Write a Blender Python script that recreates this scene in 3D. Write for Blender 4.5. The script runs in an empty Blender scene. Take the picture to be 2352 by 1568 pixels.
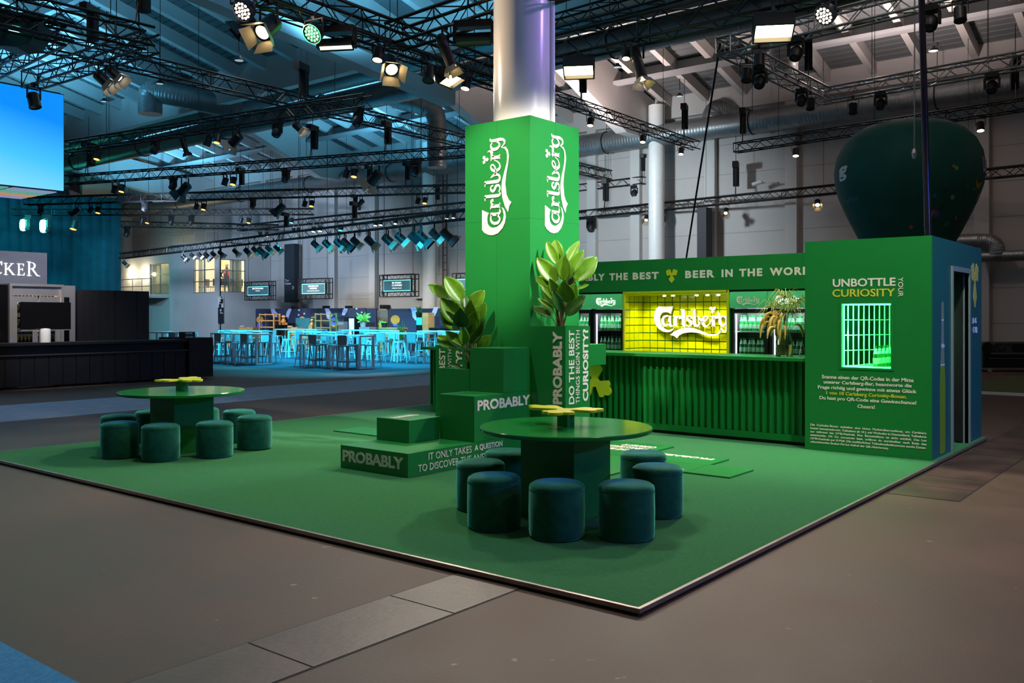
import bpy, bmesh, math, random
from math import pi, sin, cos, radians as R_
from mathutils import Vector as V, Matrix, Euler
random.seed(7)
S = bpy.context.scene
COL = S.collection
# ------------------------------------------------------------------ camera
FPX, YAW, HOR, CAMH = 2078.5, R_(38.57), 725.0, 1.6
cd = bpy.data.cameras.new('camera'); cam = bpy.data.objects.new('camera', cd); COL.objects.link(cam)
cd.sensor_width = 36; cd.lens = 36 * FPX / 2352; cd.shift_y = (HOR - 784) / 2352
cd.clip_start = .05; cd.clip_end = 300
cam.location = (0, 0, CAMH); cam.rotation_euler = (pi / 2, 0, YAW - pi / 2)
S.camera = cam
FW = V((cos(YAW), sin(YAW), 0)); RT = V((sin(YAW), -cos(YAW), 0)); C0 = V((0, 0, CAMH))
def ray(px, py): return FW + RT * ((px - 1176) / FPX) + V((0, 0, -(py - HOR) / FPX))
def G(px, py, z=0.0):
    d = ray(px, py); return C0 + d * ((z - CAMH) / d.z)
def PX(px, py, x):
    d = ray(px, py); return C0 + d * (x / d.x)
def PY(px, py, y):
    d = ray(px, py); return C0 + d * (y / d.y)
def PD(px, py, dep): return C0 + ray(px, py) * dep
ZF = -0.042      # hall floor; the stand's carpet top is z = 0
# ------------------------------------------------------------------ world, exposure
vs = S.view_settings
S.display_settings.display_device = 'sRGB'
vs.view_transform = 'Standard'; vs.look = 'None'; vs.exposure = 0.0; vs.gamma = 1.0; vs.use_curve_mapping = False
w = bpy.data.worlds.new('hall_air'); S.world = w; w.use_nodes = True
w.node_tree.nodes['Background'].inputs[0].default_value = (.55, .62, .75, 1)
w.node_tree.nodes['Background'].inputs[1].default_value = .05
def light(kind, loc, target, power, color, size=.2, angle=60, blend=.6, parent=None, sy=None):
    ld = bpy.data.lights.new(kind.lower() + '_light', kind); ld.energy = power; ld.color = color
    if kind == 'AREA':
        ld.size = size
        if sy: ld.shape = 'RECTANGLE'; ld.size_y = sy
    else:
        ld.shadow_soft_size = size
    if kind == 'SPOT': ld.spot_size = R_(angle); ld.spot_blend = blend
    o = bpy.data.objects.new(ld.name, ld); COL.objects.link(o)
    loc = V(loc); q = (V(target) - loc).to_track_quat('-Z', 'Y')
    m = Matrix.LocRotScale(loc, q, None)
    if parent:
        o.parent = parent; m = (Matrix.LocRotScale(parent.location, parent.rotation_euler, parent.scale)).inverted() @ m
    o.matrix_basis = m
    return o
WARM = (1, .80, .58); NEU = (1, .93, .84); CY = (.10, .62, 1.0); BLU = (.22, .25, 1.0); VIO = (.55, .32, 1.0)
# ambient fill: unseen wide spots added high under the roof
for x, y in ((2, 2), (5, 14), (14, 3), (15, 20), (26, 8), (27, 20), (27, 33), (3, -8), (12, -8), (27, -4)):
    light('SPOT', (x, y, 9.6), (x, y, 0), 130, (1, .84, .74), .35, 165, .5)
# stand lights: the first is a truss lamp, the others unseen spots added around
light('SPOT', (6.95, 9.8, 5.2), (8.55, 6.8, 5.3), 560, (1, .76, .54), .12, 44, .8)
light('SPOT', (12, 2, 7), (8.9, 6.7, 5.4), 700, VIO, .15, 26, .8)
light('SPOT', (3, 19.5, 6), (6, 16, 0), 900, (.4, .62, 1.0), .2, 80, .8)
light('SPOT', (4.2, 6.2, 6.2), (8.31, 6.86, 2.95), 2600, (1, .84, .66), .15, 25, .6)
light('SPOT', (9.0, 1.2, 6.2), (8.8, 6.36, 2.95), 3600, (1, .97, .92), .15, 25, .6)
light('SPOT', (6.2, 7.6, 7.0), (5.9, 6.2, 0), 700, (1, .95, .8), .2, 95, .8)
light('SPOT', (7.4, 2.0, 7.0), (7.6, 4.2, 0), 250, (.95, 1, .85), .2, 95, .8)
light('SPOT', (8.2, 1.0, 6.6), (11, 4.0, 2.0), 1300, (.9, 1, .85), .2, 70, .8)
light('SPOT', (10, -9.5, 5.0), (8.5, 3.5, .8), 2300, (.05, .22, 1.0), .25, 70, .6)
light('SPOT', (8, -6, 7.5), (6, -.5, 0), 450, (1, .42, .62), .25, 80, .8)
# coloured floods: cyan on the bar tables, unseen spots added for roof and walls
for x, y in ((19, 22), (19.5, 27), (23, 24), (23, 30), (27, 25), (27, 31)):
    light('SPOT', (x + 1.8, y + .5, 6.6), (x, y, .4), 5200, (.02, .60, 1.0), .2, 62, .6)
for y in (21, 26, 31): light('SPOT', (15, y, 6.2), (23.5, y + 1, .4), 12000, (.02, .62, 1.0), .2, 46, .5)
for x, y, p in ((7, 11, 2600), (8, 22, 3000), (14, 16, 2600), (13, 32, 3000), (27, 30, 2600), (27, 46, 2600)): light('SPOT', (x, y, 8.0), (x + .5, y + .5, 13), p, (.14, .60, 1.0), .3, 158, .8)
for x, y, p in ((26.5, 8, 2200), (14, 4, 1500), (27, 18, 1400)): light('SPOT', (x, y, 7.6), (x, y, 13), p, (1, .80, .76), .3, 158, .8)
light('SPOT', (20, 38, 6), (30, 42, 3.5), 5200, (.50, .70, 1.0), .4, 100, .8)
light('SPOT', (24, 18, 7), (32, 20, 4), 2600, (.75, .9, 1.0), .4, 110, .8)
for px in (10, 66, 112): q = PD(px, 470, 43); light('SPOT', q, PD(px + 20, 640, 51), 1000, (.05, .8, 1.0), .2, 95, .8)
light('SPOT', (6.5, 15.5, 6.2), (5.6, 9.6, 0), 700, (.22, 1, .75), .2, 75, .8)  # unseen spot added for screen spill on the left carpet
light('SPOT', (17.0, 17.5, 6.4), (17.2, 19.2, 0), 900, (1, .30, .06), .1, 20, .4)

# ------------------------------------------------------------------ materials
def lin(c): return tuple(((v / 255) / 12.92 if v / 255 <= .04045 else ((v / 255 + .055) / 1.055) ** 2.4) for v in c)
def mat(name, rgb, rough=.5, metal=0, emit=0, var=.08, vs_=6, bump=0, bs=200, spec=.5, trans=0, sheen=0, ecol=None, alpha=1, ior=1.45, coords='Object'):
    m = bpy.data.materials.new(name); m.use_nodes = True
    nt = m.node_tree; b = nt.nodes['Principled BSDF']
    col = lin(rgb); b.inputs['Base Color'].default_value = (*col, 1)
    b.inputs['Roughness'].default_value = rough; b.inputs['Metallic'].default_value = metal
    b.inputs['Specular IOR Level'].default_value = spec; b.inputs['IOR'].default_value = ior
    if trans: b.inputs['Transmission Weight'].default_value = trans
    if sheen:
        b.inputs['Sheen Weight'].default_value = sheen; b.inputs['Sheen Roughness'].default_value = .35
        b.inputs['Sheen Tint'].default_value = (*[min(1, v * 14 + .12) for v in col], 1)
    if emit:
        b.inputs['Emission Color'].default_value = (*(lin(ecol) if ecol else col), 1); b.inputs['Emission Strength'].default_value = emit
    if alpha < 1: b.inputs['Alpha'].default_value = alpha
    if var or bump:
        tc = nt.nodes.new('ShaderNodeTexCoord')
    if var:
        n = nt.nodes.new('ShaderNodeTexNoise'); n.inputs['Scale'].default_value = vs_; n.inputs['Detail'].default_value = 6
        nt.links.new(tc.outputs[coords], n.inputs['Vector'])
        cr = nt.nodes.new('ShaderNodeValToRGB'); cr.color_ramp.elements[0].position = .3; cr.color_ramp.elements[1].position = .7
        cr.color_ramp.elements[0].color = (*[v * (1 - var) for v in col], 1); cr.color_ramp.elements[1].color = (*[min(1, v * (1 + var)) for v in col], 1)
        nt.links.new(n.outputs['Fac'], cr.inputs[0]); nt.links.new(cr.outputs[0], b.inputs['Base Color'])
    if bump:
        n2 = nt.nodes.new('ShaderNodeTexNoise'); n2.inputs['Scale'].default_value = bs; n2.inputs['Detail'].default_value = 4
        nt.links.new(tc.outputs[coords], n2.inputs['Vector'])
        bp = nt.nodes.new('ShaderNodeBump'); bp.inputs['Strength'].default_value = bump; bp.inputs['Distance'].default_value = .01
        nt.links.new(n2.outputs['Fac'], bp.inputs['Height']); nt.links.new(bp.outputs[0], b.inputs['Normal'])
    return m
M = {}
M['green'] = mat('green_paint', (26, 122, 53), .38, var=.03, vs_=2, bump=.03, bs=300)
M['dgreen'] = mat('ribbed_green_paint', (12, 112, 44), .42, var=.05, vs_=3)
M['carpet'] = mat('green_carpet', (52, 116, 66), .95, var=.16, vs_=60, bump=.7, bs=420, spec=.1, sheen=.15)
M['yel'] = mat('yellow_green_paint', (206, 206, 40), .35, var=.03)
M['tileyel'] = mat('yellow_green_tile', (222, 224, 0), .22, var=.04, vs_=5)
M['cream'] = mat('cream_lettering', (244, 226, 214), .5, var=0)
M['white'] = mat('white_paint', (232, 230, 226), .4, var=.03)
M['alu'] = mat('brushed_aluminium', (168, 160, 152), .32, .85, var=.12, vs_=9, bump=.05, bs=60)
M['velvet'] = mat('teal_velvet', (24, 88, 66), .85, var=.22, vs_=14, bump=.25, bs=260, spec=.15, sheen=1.0)
M['black'] = mat('black_metal', (22, 22, 24), .45, var=.1)
M['trussb'] = mat('black_truss_tube', (26, 25, 26), .4, .3, var=.1)
M['trussg'] = mat('bare_truss_tube', (168, 164, 166), .35, .9, var=.08)
M['galv'] = mat('galvanised_duct', (150, 152, 152), .42, .8, var=.1, vs_=3)
M['hallwhite'] = mat('hall_white_paint', (196, 192, 188), .7, var=.04, vs_=1)
M['hallgrey'] = mat('hall_grey_paint', (150, 152, 154), .7, var=.05, vs_=1)
M['deck'] = mat('roof_deck', (112, 116, 118), .6, .2, var=.06, vs_=1)
M['dark'] = mat('near_black_panel', (24, 23, 24), .55, var=.25, vs_=5, bump=.15, bs=30)
M['glassd'] = mat('dark_screen_glass', (16, 16, 18), .12, var=0)
M['glass'] = mat('clear_glass', (235, 245, 240), .03, 0, var=0, trans=1, ior=1.3)
M['bottle'] = mat('green_bottle_glass', (16, 96, 36), .08, var=.1, vs_=30, spec=.8, emit=.06)  # faint glow put into the glass, the bottles are no lamps
M['label'] = mat('pale_green_label', (150, 205, 170), .5, var=.06, vs_=20)
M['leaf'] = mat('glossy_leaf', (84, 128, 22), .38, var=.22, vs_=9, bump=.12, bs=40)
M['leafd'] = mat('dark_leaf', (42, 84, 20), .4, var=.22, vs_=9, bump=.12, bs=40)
M['stem'] = mat('brown_green_stem', (92, 84, 40), .6, var=.2)
M['soil'] = mat('dark_soil', (40, 30, 22), .9, var=.3, vs_=40, bump=.6, bs=90)
M['millet'] = mat('dried_millet', (196, 164, 78), .8, var=.25, vs_=50, bump=.9, bs=160)
M['papy'] = mat('papyrus_green', (150, 160, 74), .6, var=.15)
M['wood'] = mat('warm_wood', (206, 150, 90), .5, var=.15, vs_=7)
M['steel'] = mat('brushed_steel', (200, 196, 194), .33, .7, var=.06, vs_=4)
M['navy'] = mat('navy_panel', (48, 56, 80), .6, var=.06, vs_=1)
M['lav'] = mat('lavender_print', (196, 200, 240), .6, var=0)
M['orange'] = mat('orange_print', (236, 160, 66), .6, var=0)
M['bluep'] = mat('blue_print', (92, 116, 220), .6, var=0)
M['whitemetal'] = mat('white_powder_coat', (222, 224, 226), .4, .1, var=.03)
M['greychair'] = mat('taupe_plastic', (150, 142, 140), .55, var=.05)
M['teal'] = mat('teal_paint', (40, 110, 120), .5, var=.05)
M['balloon'] = mat('dark_green_balloon_cloth', (8, 84, 74), .7, var=.12, vs_=2, bump=.08, bs=8)
M['curtain'] = mat('dark_blue_curtain', (30, 84, 100), .85, var=.15, vs_=2)
def emi(name, rgb, s): return mat(name, rgb, .5, var=0, emit=s)
M['e_white'] = emi('white_lamp_lens', (255, 250, 240), 18)
M['e_warm'] = emi('warm_lamp_lens', (255, 226, 170), 20)
M['e_orange'] = emi('orange_lamp_lens', (255, 150, 50), 9)
M['e_cyan'] = emi('cyan_lamp_lens', (60, 200, 255), 7)
M['e_teal'] = emi('teal_lamp_lens', (70, 255, 225), 22)
M['e_green'] = emi('green_led', (60, 255, 110), 9)
M['e_led'] = emi('led_cell', (255, 236, 220), 8)
M['e_off'] = mat('unlit_lens', (70, 74, 80), .1, var=0)
M['e_dim'] = emi('dim_lamp_lens', (255, 226, 190), 2.2); M['e_pend'] = emi('pendant_lens', (200, 225, 235), .5)
M['e_gband'] = emi('fridge_sign_green', (52, 140, 84), .8)
M['e_cream'] = emi('backlit_logo_white', (250, 250, 240), 1.0)
M['e_tube'] = emi('cold_white_tube', (225, 235, 255), 3)
M['e_win'] = emi('lit_ceiling_panel', (255, 240, 190), 4.5)
M['e_wall'] = emi('wall_lamp', (255, 246, 200), 14)
# ------------------------------------------------------------------ mesh helpers
class MB:
    def __init__(s): s.v = []; s.f = []
    def add(s, vs_, fs):
        n = len(s.v); s.v += [V(p) for p in vs_]; s.f += [tuple(i + n for i in f) for f in fs]; return s
    def box(s, x0, x1, y0, y1, z0, z1):
        x0, x1 = sorted((x0, x1)); y0, y1 = sorted((y0, y1)); z0, z1 = sorted((z0, z1))
        return s.add([(x0, y0, z0), (x1, y0, z0), (x1, y1, z0), (x0, y1, z0), (x0, y0, z1), (x1, y0, z1), (x1, y1, z1), (x0, y1, z1)],
                     [(0, 3, 2, 1), (4, 5, 6, 7), (0, 1, 5, 4), (1, 2, 6, 5), (2, 3, 7, 6), (3, 0, 4, 7)])
    def cone(s, p, q, r0, r1, n=12, caps=True, off=0.0):
        p, q = V(p), V(q); d = (q - p)
        if d.length < 1e-6: return s
        d.normalize(); a = d.orthogonal().normalized(); a = d.cross(V((0, 0, 1))) if abs(d.z) < .99 else V((1, 0, 0)); a.normalize(); b = d.cross(a)
        vs_ = []
        for k in range(n):
            t = 2 * pi * k / n + off; e = a * cos(t) + b * sin(t); vs_.append(p + e * r0)
        for k in range(n):
            t = 2 * pi * k / n + off; e = a * cos(t) + b * sin(t); vs_.append(q + e * r1)
        fs = [(k, (k + 1) % n, n + (k + 1) % n, n + k) for k in range(n)]
        if caps: fs += [tuple(range(n))[::-1], tuple(range(n, 2 * n))]
        return s.add(vs_, fs)
    def tube(s, pts, r, n=8, caps=True):
        pts = [V(p) for p in pts]; rs = r if isinstance(r, (list, tuple)) else [r] * len(pts)
        rings = []; a = None
        for i, p in enumerate(pts):
            d = (pts[min(i + 1, len(pts) - 1)] - pts[max(i - 1, 0)])
            d = d.normalized() if d.length > 1e-9 else V((0, 0, 1))
            if a is None: a = d.orthogonal().normalized()
            a = (a - d * a.dot(d)); a = a.normalized() if a.length > 1e-6 else d.orthogonal().normalized()
            b = d.cross(a); rings.append([p + (a * cos(2 * pi * k / n) + b * sin(2 * pi * k / n)) * rs[i] for k in range(n)])
        vs_ = [v for g in rings for v in g]; fs = []
        for i in range(len(pts) - 1):
            for k in range(n): fs.append((i * n + k, i * n + (k + 1) % n, (i + 1) * n + (k + 1) % n, (i + 1) * n + k))
        if caps: fs += [tuple(range(n))[::-1], tuple(range((len(pts) - 1) * n, len(pts) * n))]
        return s.add(vs_, fs)
    def lathe(s, prof, c=(0, 0, 0), n=24):
        c = V(c); vs_ = []; fs = []
        for r, z in prof:
            for k in range(n): vs_.append(c + V((r * cos(2 * pi * k / n), r * sin(2 * pi * k / n), z)))
        for i in range(len(prof) - 1):
            for k in range(n): fs.append((i * n + k, i * n + (k + 1) % n, (i + 1) * n + (k + 1) % n, (i + 1) * n + k))
        if prof[0][0] > 1e-4: fs.append(tuple(range(n))[::-1])
        if prof[-1][0] > 1e-4: fs.append(tuple(range((len(prof) - 1) * n, len(prof) * n)))
        return s.add(vs_, fs)
    def prism(s, poly, org, ux, uy, th):
        """outline in (ux,uy) from org, thickness th along ux x uy"""
        org, ux, uy = V(org), V(ux), V(uy); nz = ux.cross(uy).normalized(); n = len(poly)
        vs_ = [org + ux * a + uy * b for a, b in poly] + [org + ux * a + uy * b + nz * th for a, b in poly]
        return s.add(vs_, [tuple(range(n))[::-1], tuple(range(n, 2 * n))] + [(k, (k + 1) % n, n + (k + 1) % n, n + k) for k in range(n)])
    def xf(s, m):
        s.v = [m @ v for v in s.v]; return s
    def build(s, name, m, parent=None, smooth=None, local=False, label=None, bevel=0):
        vs_ = s.v
        org = V((0, 0, 0))
        if not local:
            if parent is None:
                org = V((sum(v.x for v in vs_) / len(vs_), sum(v.y for v in vs_) / len(vs_), min(v.z for v in vs_)))
            else:
                p = parent
                while p: org += p.location; p = p.parent
        me = bpy.data.meshes.new(name); me.from_pydata([tuple(v - org) for v in vs_], [], s.f)
        me.materials.append(M[m] if isinstance(m, str) else m)
        if smooth:
            me.shade_smooth(); me.set_sharp_from_angle(angle=R_(smooth))
        o = bpy.data.objects.new(name, me); COL.objects.link(o)
        if parent: o.parent = parent
        elif not local: o.location = org
        if label: o['label'] = label
        if bevel:
            b = o.modifiers.new('bevel', 'BEVEL'); b.width = bevel; b.segments = 2; b.limit_method = 'ANGLE'
        return o
def tag(o, label, cat, group=None, kind=None):
    o['label'] = label; o['category'] = cat
    if group: o['group'] = group
    if kind: o['kind'] = kind
    return o
def struct(o): o['kind'] = 'structure'; return o
def thing(name, label, cat, loc=(0, 0, 0), rz=0, group=None):
    o = bpy.data.objects.new(name, None); COL.objects.link(o); o.empty_display_size = .1
    o.location = loc; o.rotation_euler = (0, 0, rz); return tag(o, label, cat, group)
KIDS = {}
def kids(o):
    return [c for c in bpy.data.objects if c.parent == o]
def dup(o, loc=None, rz=None, label=None, group=None, scale=None, cache=True):
    if o.name not in KIDS: KIDS[o.name] = [(c, kids(c)) for c in kids(o)]
    r = o.copy(); COL.objects.link(r)
    if loc is not None: r.location = loc
    if rz is not None: r.rotation_euler = (0, 0, rz)
    if scale is not None: r.scale = (scale,) * 3
    if label: r['label'] = label
    if group: r['group'] = group
    for c, gs in KIDS[o.name]:
        if c.type == 'LIGHT': continue
        d = c.copy(); COL.objects.link(d); d.parent = r
        for g in gs:
            e = g.copy(); COL.objects.link(e); e.parent = d
    return r
ORD = ['first', 'second', 'third', 'fourth', 'fifth', 'sixth', 'seventh', 'eighth', 'ninth', 'tenth', 'eleventh', 'twelfth'] + ['%dth' % k for k in range(13, 21)] + ['21st', '22nd', '23rd'] + ['%dth' % k for k in range(24, 31)]
# text: mesh letters fitted to a width x height box
def text_mesh(body, bold=0, align='LEFT', spacing=1.0, line=1.0, ext=.01):
    cu = bpy.data.curves.new('lettering', 'FONT'); cu.body = body; cu.offset = bold; cu.align_x = align
    cu.space_character = spacing; cu.space_line = line; cu.extrude = ext; cu.resolution_u = 3
    o = bpy.data.objects.new('lettering', cu); COL.objects.link(o)
    dg = bpy.context.evaluated_depsgraph_get(); me = bpy.data.meshes.new_from_object(o.evaluated_get(dg))
    bpy.data.objects.remove(o); bpy.data.curves.remove(cu)
    return me
def text(body, org, ux, uy, w, h, m='cream', parent=None, bold=.02, align='LEFT', spacing=1.0, line=1.0, th=.004, name='lettering', label=None, fn=None):
    """org = lower left corner, ux/uy unit vectors, w x h size"""
    me = text_mesh(body, bold, align, spacing, line)
    xs = [v.co.x for v in me.vertices]; ys = [v.co.y for v in me.vertices]
    x0, x1, y0, y1 = min(xs), max(xs), min(ys), max(ys)
    org, ux, uy = V(org), V(ux), V(uy); nz = ux.cross(uy).normalized()
    mb = MB(); vs_ = []
    for v in me.vertices:
        a = (v.co.x - x0) / (x1 - x0) * (w if w else h * (x1 - x0) / (y1 - y0)); b = (v.co.y - y0) / (y1 - y0) * h
        p = org + ux * a + uy * b + nz * (th if v.co.z > 0 else 0)
        vs_.append(fn(a, b, th if v.co.z > 0 else 0) if fn else p)
    mb.add(vs_, [tuple(p.vertices) for p in me.polygons]); bpy.data.meshes.remove(me)
    return mb.build(name, m, parent, label=label)
# hop-leaf emblem outline (three lobes), lobe 0 points along +y
def hop(n=96, longlobe=1.0):
    circ = [(0, 0, .24)]
    for k, t in enumerate((pi / 2, pi / 2 + 2 * pi / 3, pi / 2 - 2 * pi / 3)):
        L = longlobe if k == 0 else 1.0
        for d, s_, r in ((.40, 0, .24), (.60, .25, .2), (.60, -.25, .2), (.84, 0, .2)):
            d *= L; circ.append((d * cos(t) - s_ * sin(t), d * sin(t) + s_ * cos(t), r))
    out = []
    for k in range(n):
        t = 2 * pi * k / n; dx, dy = cos(t), sin(t); best = .18
        for cx, cy, r in circ:
            b = cx * dx + cy * dy; c = cx * cx + cy * cy - r * r; q = b * b - c
            if q > 0: best = max(best, b + math.sqrt(q))
        out.append((best * dx, best * dy))
    return out
# script logo drawn from brush strokes; units: capital height 1, baseline 0
def stroke(pts, ws, nsub=6):
    P = [V((a, b)) for a, b in pts]; n = len(P); out = []; W = []
    for i in range(n - 1):
        p0, p1, p2, p3 = P[max(i - 1, 0)], P[i], P[i + 1], P[min(i + 2, n - 1)]
        for k in range(nsub):
            t = k / nsub
            out.append(.5 * ((2 * p1) + (p2 - p0) * t + (2 * p0 - 5 * p1 + 4 * p2 - p3) * t * t + (3 * p1 - p0 - 3 * p2 + p3) * t ** 3))
            W.append(ws[i] * (1 - t) + ws[i + 1] * t)
    out.append(P[-1]); W.append(ws[-1]); L = []; Rr = []
    for i, p in enumerate(out):
        d = out[min(i + 1, len(out) - 1)] - out[max(i - 1, 0)]
        d = d.normalized() if d.length > 1e-9 else V((1, 0)); nn = V((-d.y, d.x)); L.append(p + nn * W[i] / 2); Rr.append(p - nn * W[i] / 2)
    return L, Rr
LOGO = [
    ([(.66, .34), (.58, .40), (.46, .38), (.38, .26), (.40, .10), (.50, .02), (.60, .08), (.66, .16)], [.06, .06, .08, .11, .11, .07, .06, .06]), ([(.68, .41), (.67, .24), (.68, .08), (.74, .01), (.82, .03)], [.12, .12, .11, .07, .03]),
    ([(.93, .40), (.93, .20), (.93, .01)], [.12, .12, .12]), ([(.84, .41), (.93, .40)], [.03, .05]), ([(.84, .02), (1.03, .02)], [.035, .035]), ([(.96, .24), (1.02, .36), (1.11, .38), (1.13, .29)], [.04, .07, .07, .12]),
    ([(1.12, .64), (1.2, .64), (1.265, .62)], [.02, .05, .07]), ([(1.265, .66), (1.265, .40), (1.265, .12), (1.30, .02), (1.37, .02)], [.11, .12, .12, .09, .03]),
    ([(1.60, .30), (1.58, .38), (1.48, .40), (1.42, .31), (1.48, .23), (1.58, .17), (1.59, .07), (1.49, .01), (1.38, .06)], [.06, .05, .07, .10, .10, .10, .08, .05, .05]),
    ([(1.58, .64), (1.66, .64), (1.72, .62)], [.02, .05, .07]), ([(1.72, .66), (1.72, .36), (1.73, .10), (1.82, .02), (1.92, .07), (1.95, .22), (1.90, .34), (1.85, .40)], [.11, .12, .12, .08, .08, .11, .07, .02]), ([(1.94, .24), (2.00, .18), (2.08, .2)], [.06, .05, .04]),
    ([(2.06, .18), (2.20, .23), (2.28, .33), (2.22, .40), (2.11, .34), (2.07, .18), (2.14, .03), (2.26, .03), (2.36, .12), (2.42, .26)], [.04, .05, .06, .05, .09, .12, .09, .05, .04, .03]),
    ([(2.50, .40), (2.50, .20), (2.50, .01)], [.12, .12, .12]), ([(2.43, .02), (2.58, .02)], [.035, .035]), ([(2.40, .38), (2.50, .40)], [.03, .05]), ([(2.53, .26), (2.58, .36), (2.68, .36), (2.73, .46), (2.70, .53)], [.05, .09, .12, .06, .03]),
    ([(2.98, .34), (2.90, .40), (2.79, .34), (2.77, .18), (2.85, .04), (2.95, .06), (3.02, .18)], [.05, .06, .10, .12, .08, .06, .05]), ([(3.13, .42), (3.06, .40), (3.05, .22), (3.06, .0), (3.02, -.14), (2.93, -.18), (2.86, -.12), (2.80, -.04)], [.03, .09, .11, .11, .09, .07, .05, .04]),
]
LPOLY = [[(.843, .77), (.198, .77), (.099, .675), (.02, .49), (0, .307), (.05, .096), (.198, -.088), (.376, -.193), (.554, -.23), (.712, -.204), (.831, -.14), (.879, -.05), (.79, -.104), (.613, -.146), (.455, -.104), (.336, .002), (.257, .149), (.237, .307), (.277, .438), (.376, .528), (.534, .549), (.653, .528), (.724, .475)],
    [(2.79, -.035), (2.80, -.22), (2.67, -.314), (2.474, -.356), (2.236, -.325), (1.92, -.246), (1.603, -.209), (1.247, -.262), (1.088, -.351), (1.009, -.456), (.883, -.367), (.70, -.325), (.89, -.193), (1.168, -.088), (1.445, -.046), (1.722, -.072), (2.0, -.167), (2.276, -.262), (2.513, -.283), (2.67, -.246), (2.75, -.167)][::-1]]
def logo(org, ux, uy, w, th, m='cream', parent=None, name='logo', label=None, xmax=None):
    k = w / 3.13; mb = MB(); org, ux, uy = V(org), V(ux), V(uy); nz = ux.cross(uy).normalized()
    def cl(p): return (min(p.x, xmax) if xmax else p.x) * k, p.y * k
    for q in LPOLY: mb.prism([(min(a, xmax) * k if xmax else a * k, b * k) for a, b in q[::-1]], org, ux, uy, th)
    for pts, ws in LOGO:
        if xmax and max(p[0] for p in pts) > xmax + .35: continue
        L, Rr = stroke(pts, [v * .88 for v in ws]); n = len(L); vs_ = []
        for a in (L, Rr):
            for z in (0, th):
                for p in a:
                    x, y = cl(p); vs_.append(org + ux * x + uy * y + nz * z)
        fs = []
        for i in range(n - 1):
            fs += [(i + n, n * 3 + i, n * 3 + i + 1, n + i + 1), (i, i + 1, 2 * n + i + 1, 2 * n + i), (i, n + i, n + i + 1, i + 1), (2 * n + i, 2 * n + i + 1, 3 * n + i + 1, 3 * n + i)]
        fs += [(0, 2 * n, 3 * n, n), (n - 1, 2 * n - 1, 4 * n - 1, 3 * n - 1)]
        mb.add(vs_, fs)
    c = org + ux * (2.47 * k) + uy * (.64 * k); s_ = .145 * k
    mb.prism([(-a * s_, -b * s_) for a, b in hop(48)], c, ux, uy, th)
    return mb.build(name, m, parent, label=label)
XR, XU, XN = V((0, -1, 0)), V((0, 0, 1)), V((-1, 0, 0))   # a wall that faces -x: rightward, upward
YR, YU, YN = V((1, 0, 0)), V((0, 0, 1)), V((0, -1, 0))    # a wall that faces -y
# ================================================================== HALL SHELL
XW = 32.8
def floor_mat():
    m = mat('hall_floor', (104, 84, 68), .62, var=0, bump=.12, bs=40)
    nt = m.node_tree; b = nt.nodes['Principled BSDF']; tc = nt.nodes.new('ShaderNodeTexCoord')
    n = nt.nodes.new('ShaderNodeTexNoise'); n.inputs['Scale'].default_value = .9; n.inputs['Detail'].default_value = 9; n.inputs['Roughness'].default_value = .65
    nt.links.new(tc.outputs['Object'], n.inputs['Vector'])
    cr = nt.nodes.new('ShaderNodeValToRGB'); cr.color_ramp.elements[0].position = .35; cr.color_ramp.elements[1].position = .72
    cr.color_ramp.elements[0].color = (*lin((66, 47, 36)), 1); cr.color_ramp.elements[1].color = (*lin((88, 65, 52)), 1)
    nt.links.new(n.outputs['Fac'], cr.inputs[0])
    n3 = nt.nodes.new('ShaderNodeTexNoise'); n3.inputs['Scale'].default_value = 9; n3.inputs['Detail'].default_value = 3
    nt.links.new(tc.outputs['Object'], n3.inputs['Vector'])
    c3 = nt.nodes.new('ShaderNodeValToRGB'); c3.color_ramp.elements[0].position = .72; c3.color_ramp.elements[1].position = .80
    c3.color_ramp.elements[0].color = (0, 0, 0, 1); c3.color_ramp.elements[1].color = (1, 1, 1, 1)
    nt.links.new(n3.outputs['Fac'], c3.inputs[0])
    mx = nt.nodes.new('ShaderNodeMixRGB'); mx.inputs[2].default_value = (*lin((130, 110, 94)), 1)
    nt.links.new(c3.outputs[0], mx.inputs[0]); nt.links.new(cr.outputs[0], mx.inputs[1]); nt.links.new(mx.outputs[0], b.inputs['Base Color'])
    r = nt.nodes.new('ShaderNodeMapRange'); r.inputs[3].default_value = .5; r.inputs[4].default_value = .8
    nt.links.new(n.outputs['Fac'], r.inputs[0]); nt.links.new(r.outputs[0], b.inputs['Roughness'])
    return m
M['floor'] = floor_mat()
M['joint'] = mat('dark_floor_joint', (34, 27, 24), .8, var=.2)
M['plate'] = mat('trench_cover_plate', (76, 58, 46), .5, var=.3, vs_=3, bump=.2, bs=25)
M['platew'] = mat('worn_trench_cover', (70, 50, 44), .45, var=.5, vs_=2.2, bump=.3, bs=14)
M['aisle'] = mat('grey_aisle_carpet', (118, 126, 136), .85, var=.12, vs_=4, bump=.2, bs=200)
M['bluecarpet'] = mat('blue_carpet', (52, 130, 178), .9, var=.2, vs_=50, bump=.5, bs=300)
f = MB().box(-14, 44, -14, 66, ZF - .2, ZF).build('floor', 'floor'); struct(f)
f = MB().box(-6, XW, 14.88, 17.6, ZF, ZF + .004).build('floor_grey_aisle', 'aisle'); struct(f)
f = MB().box(-6, 1.945, -6, 12, ZF, ZF + .012).build('floor_blue_carpet', 'bluecarpet'); struct(f)
t = MB(); t.box(17.2, 32, 19.3, 44, ZF, ZF + .003); f = t.build('floor_dark_carpet', mat('dark_blue_carpet', (44, 54, 66), .9, var=.15, vs_=30, bump=.3, bs=200)); struct(f)
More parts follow.
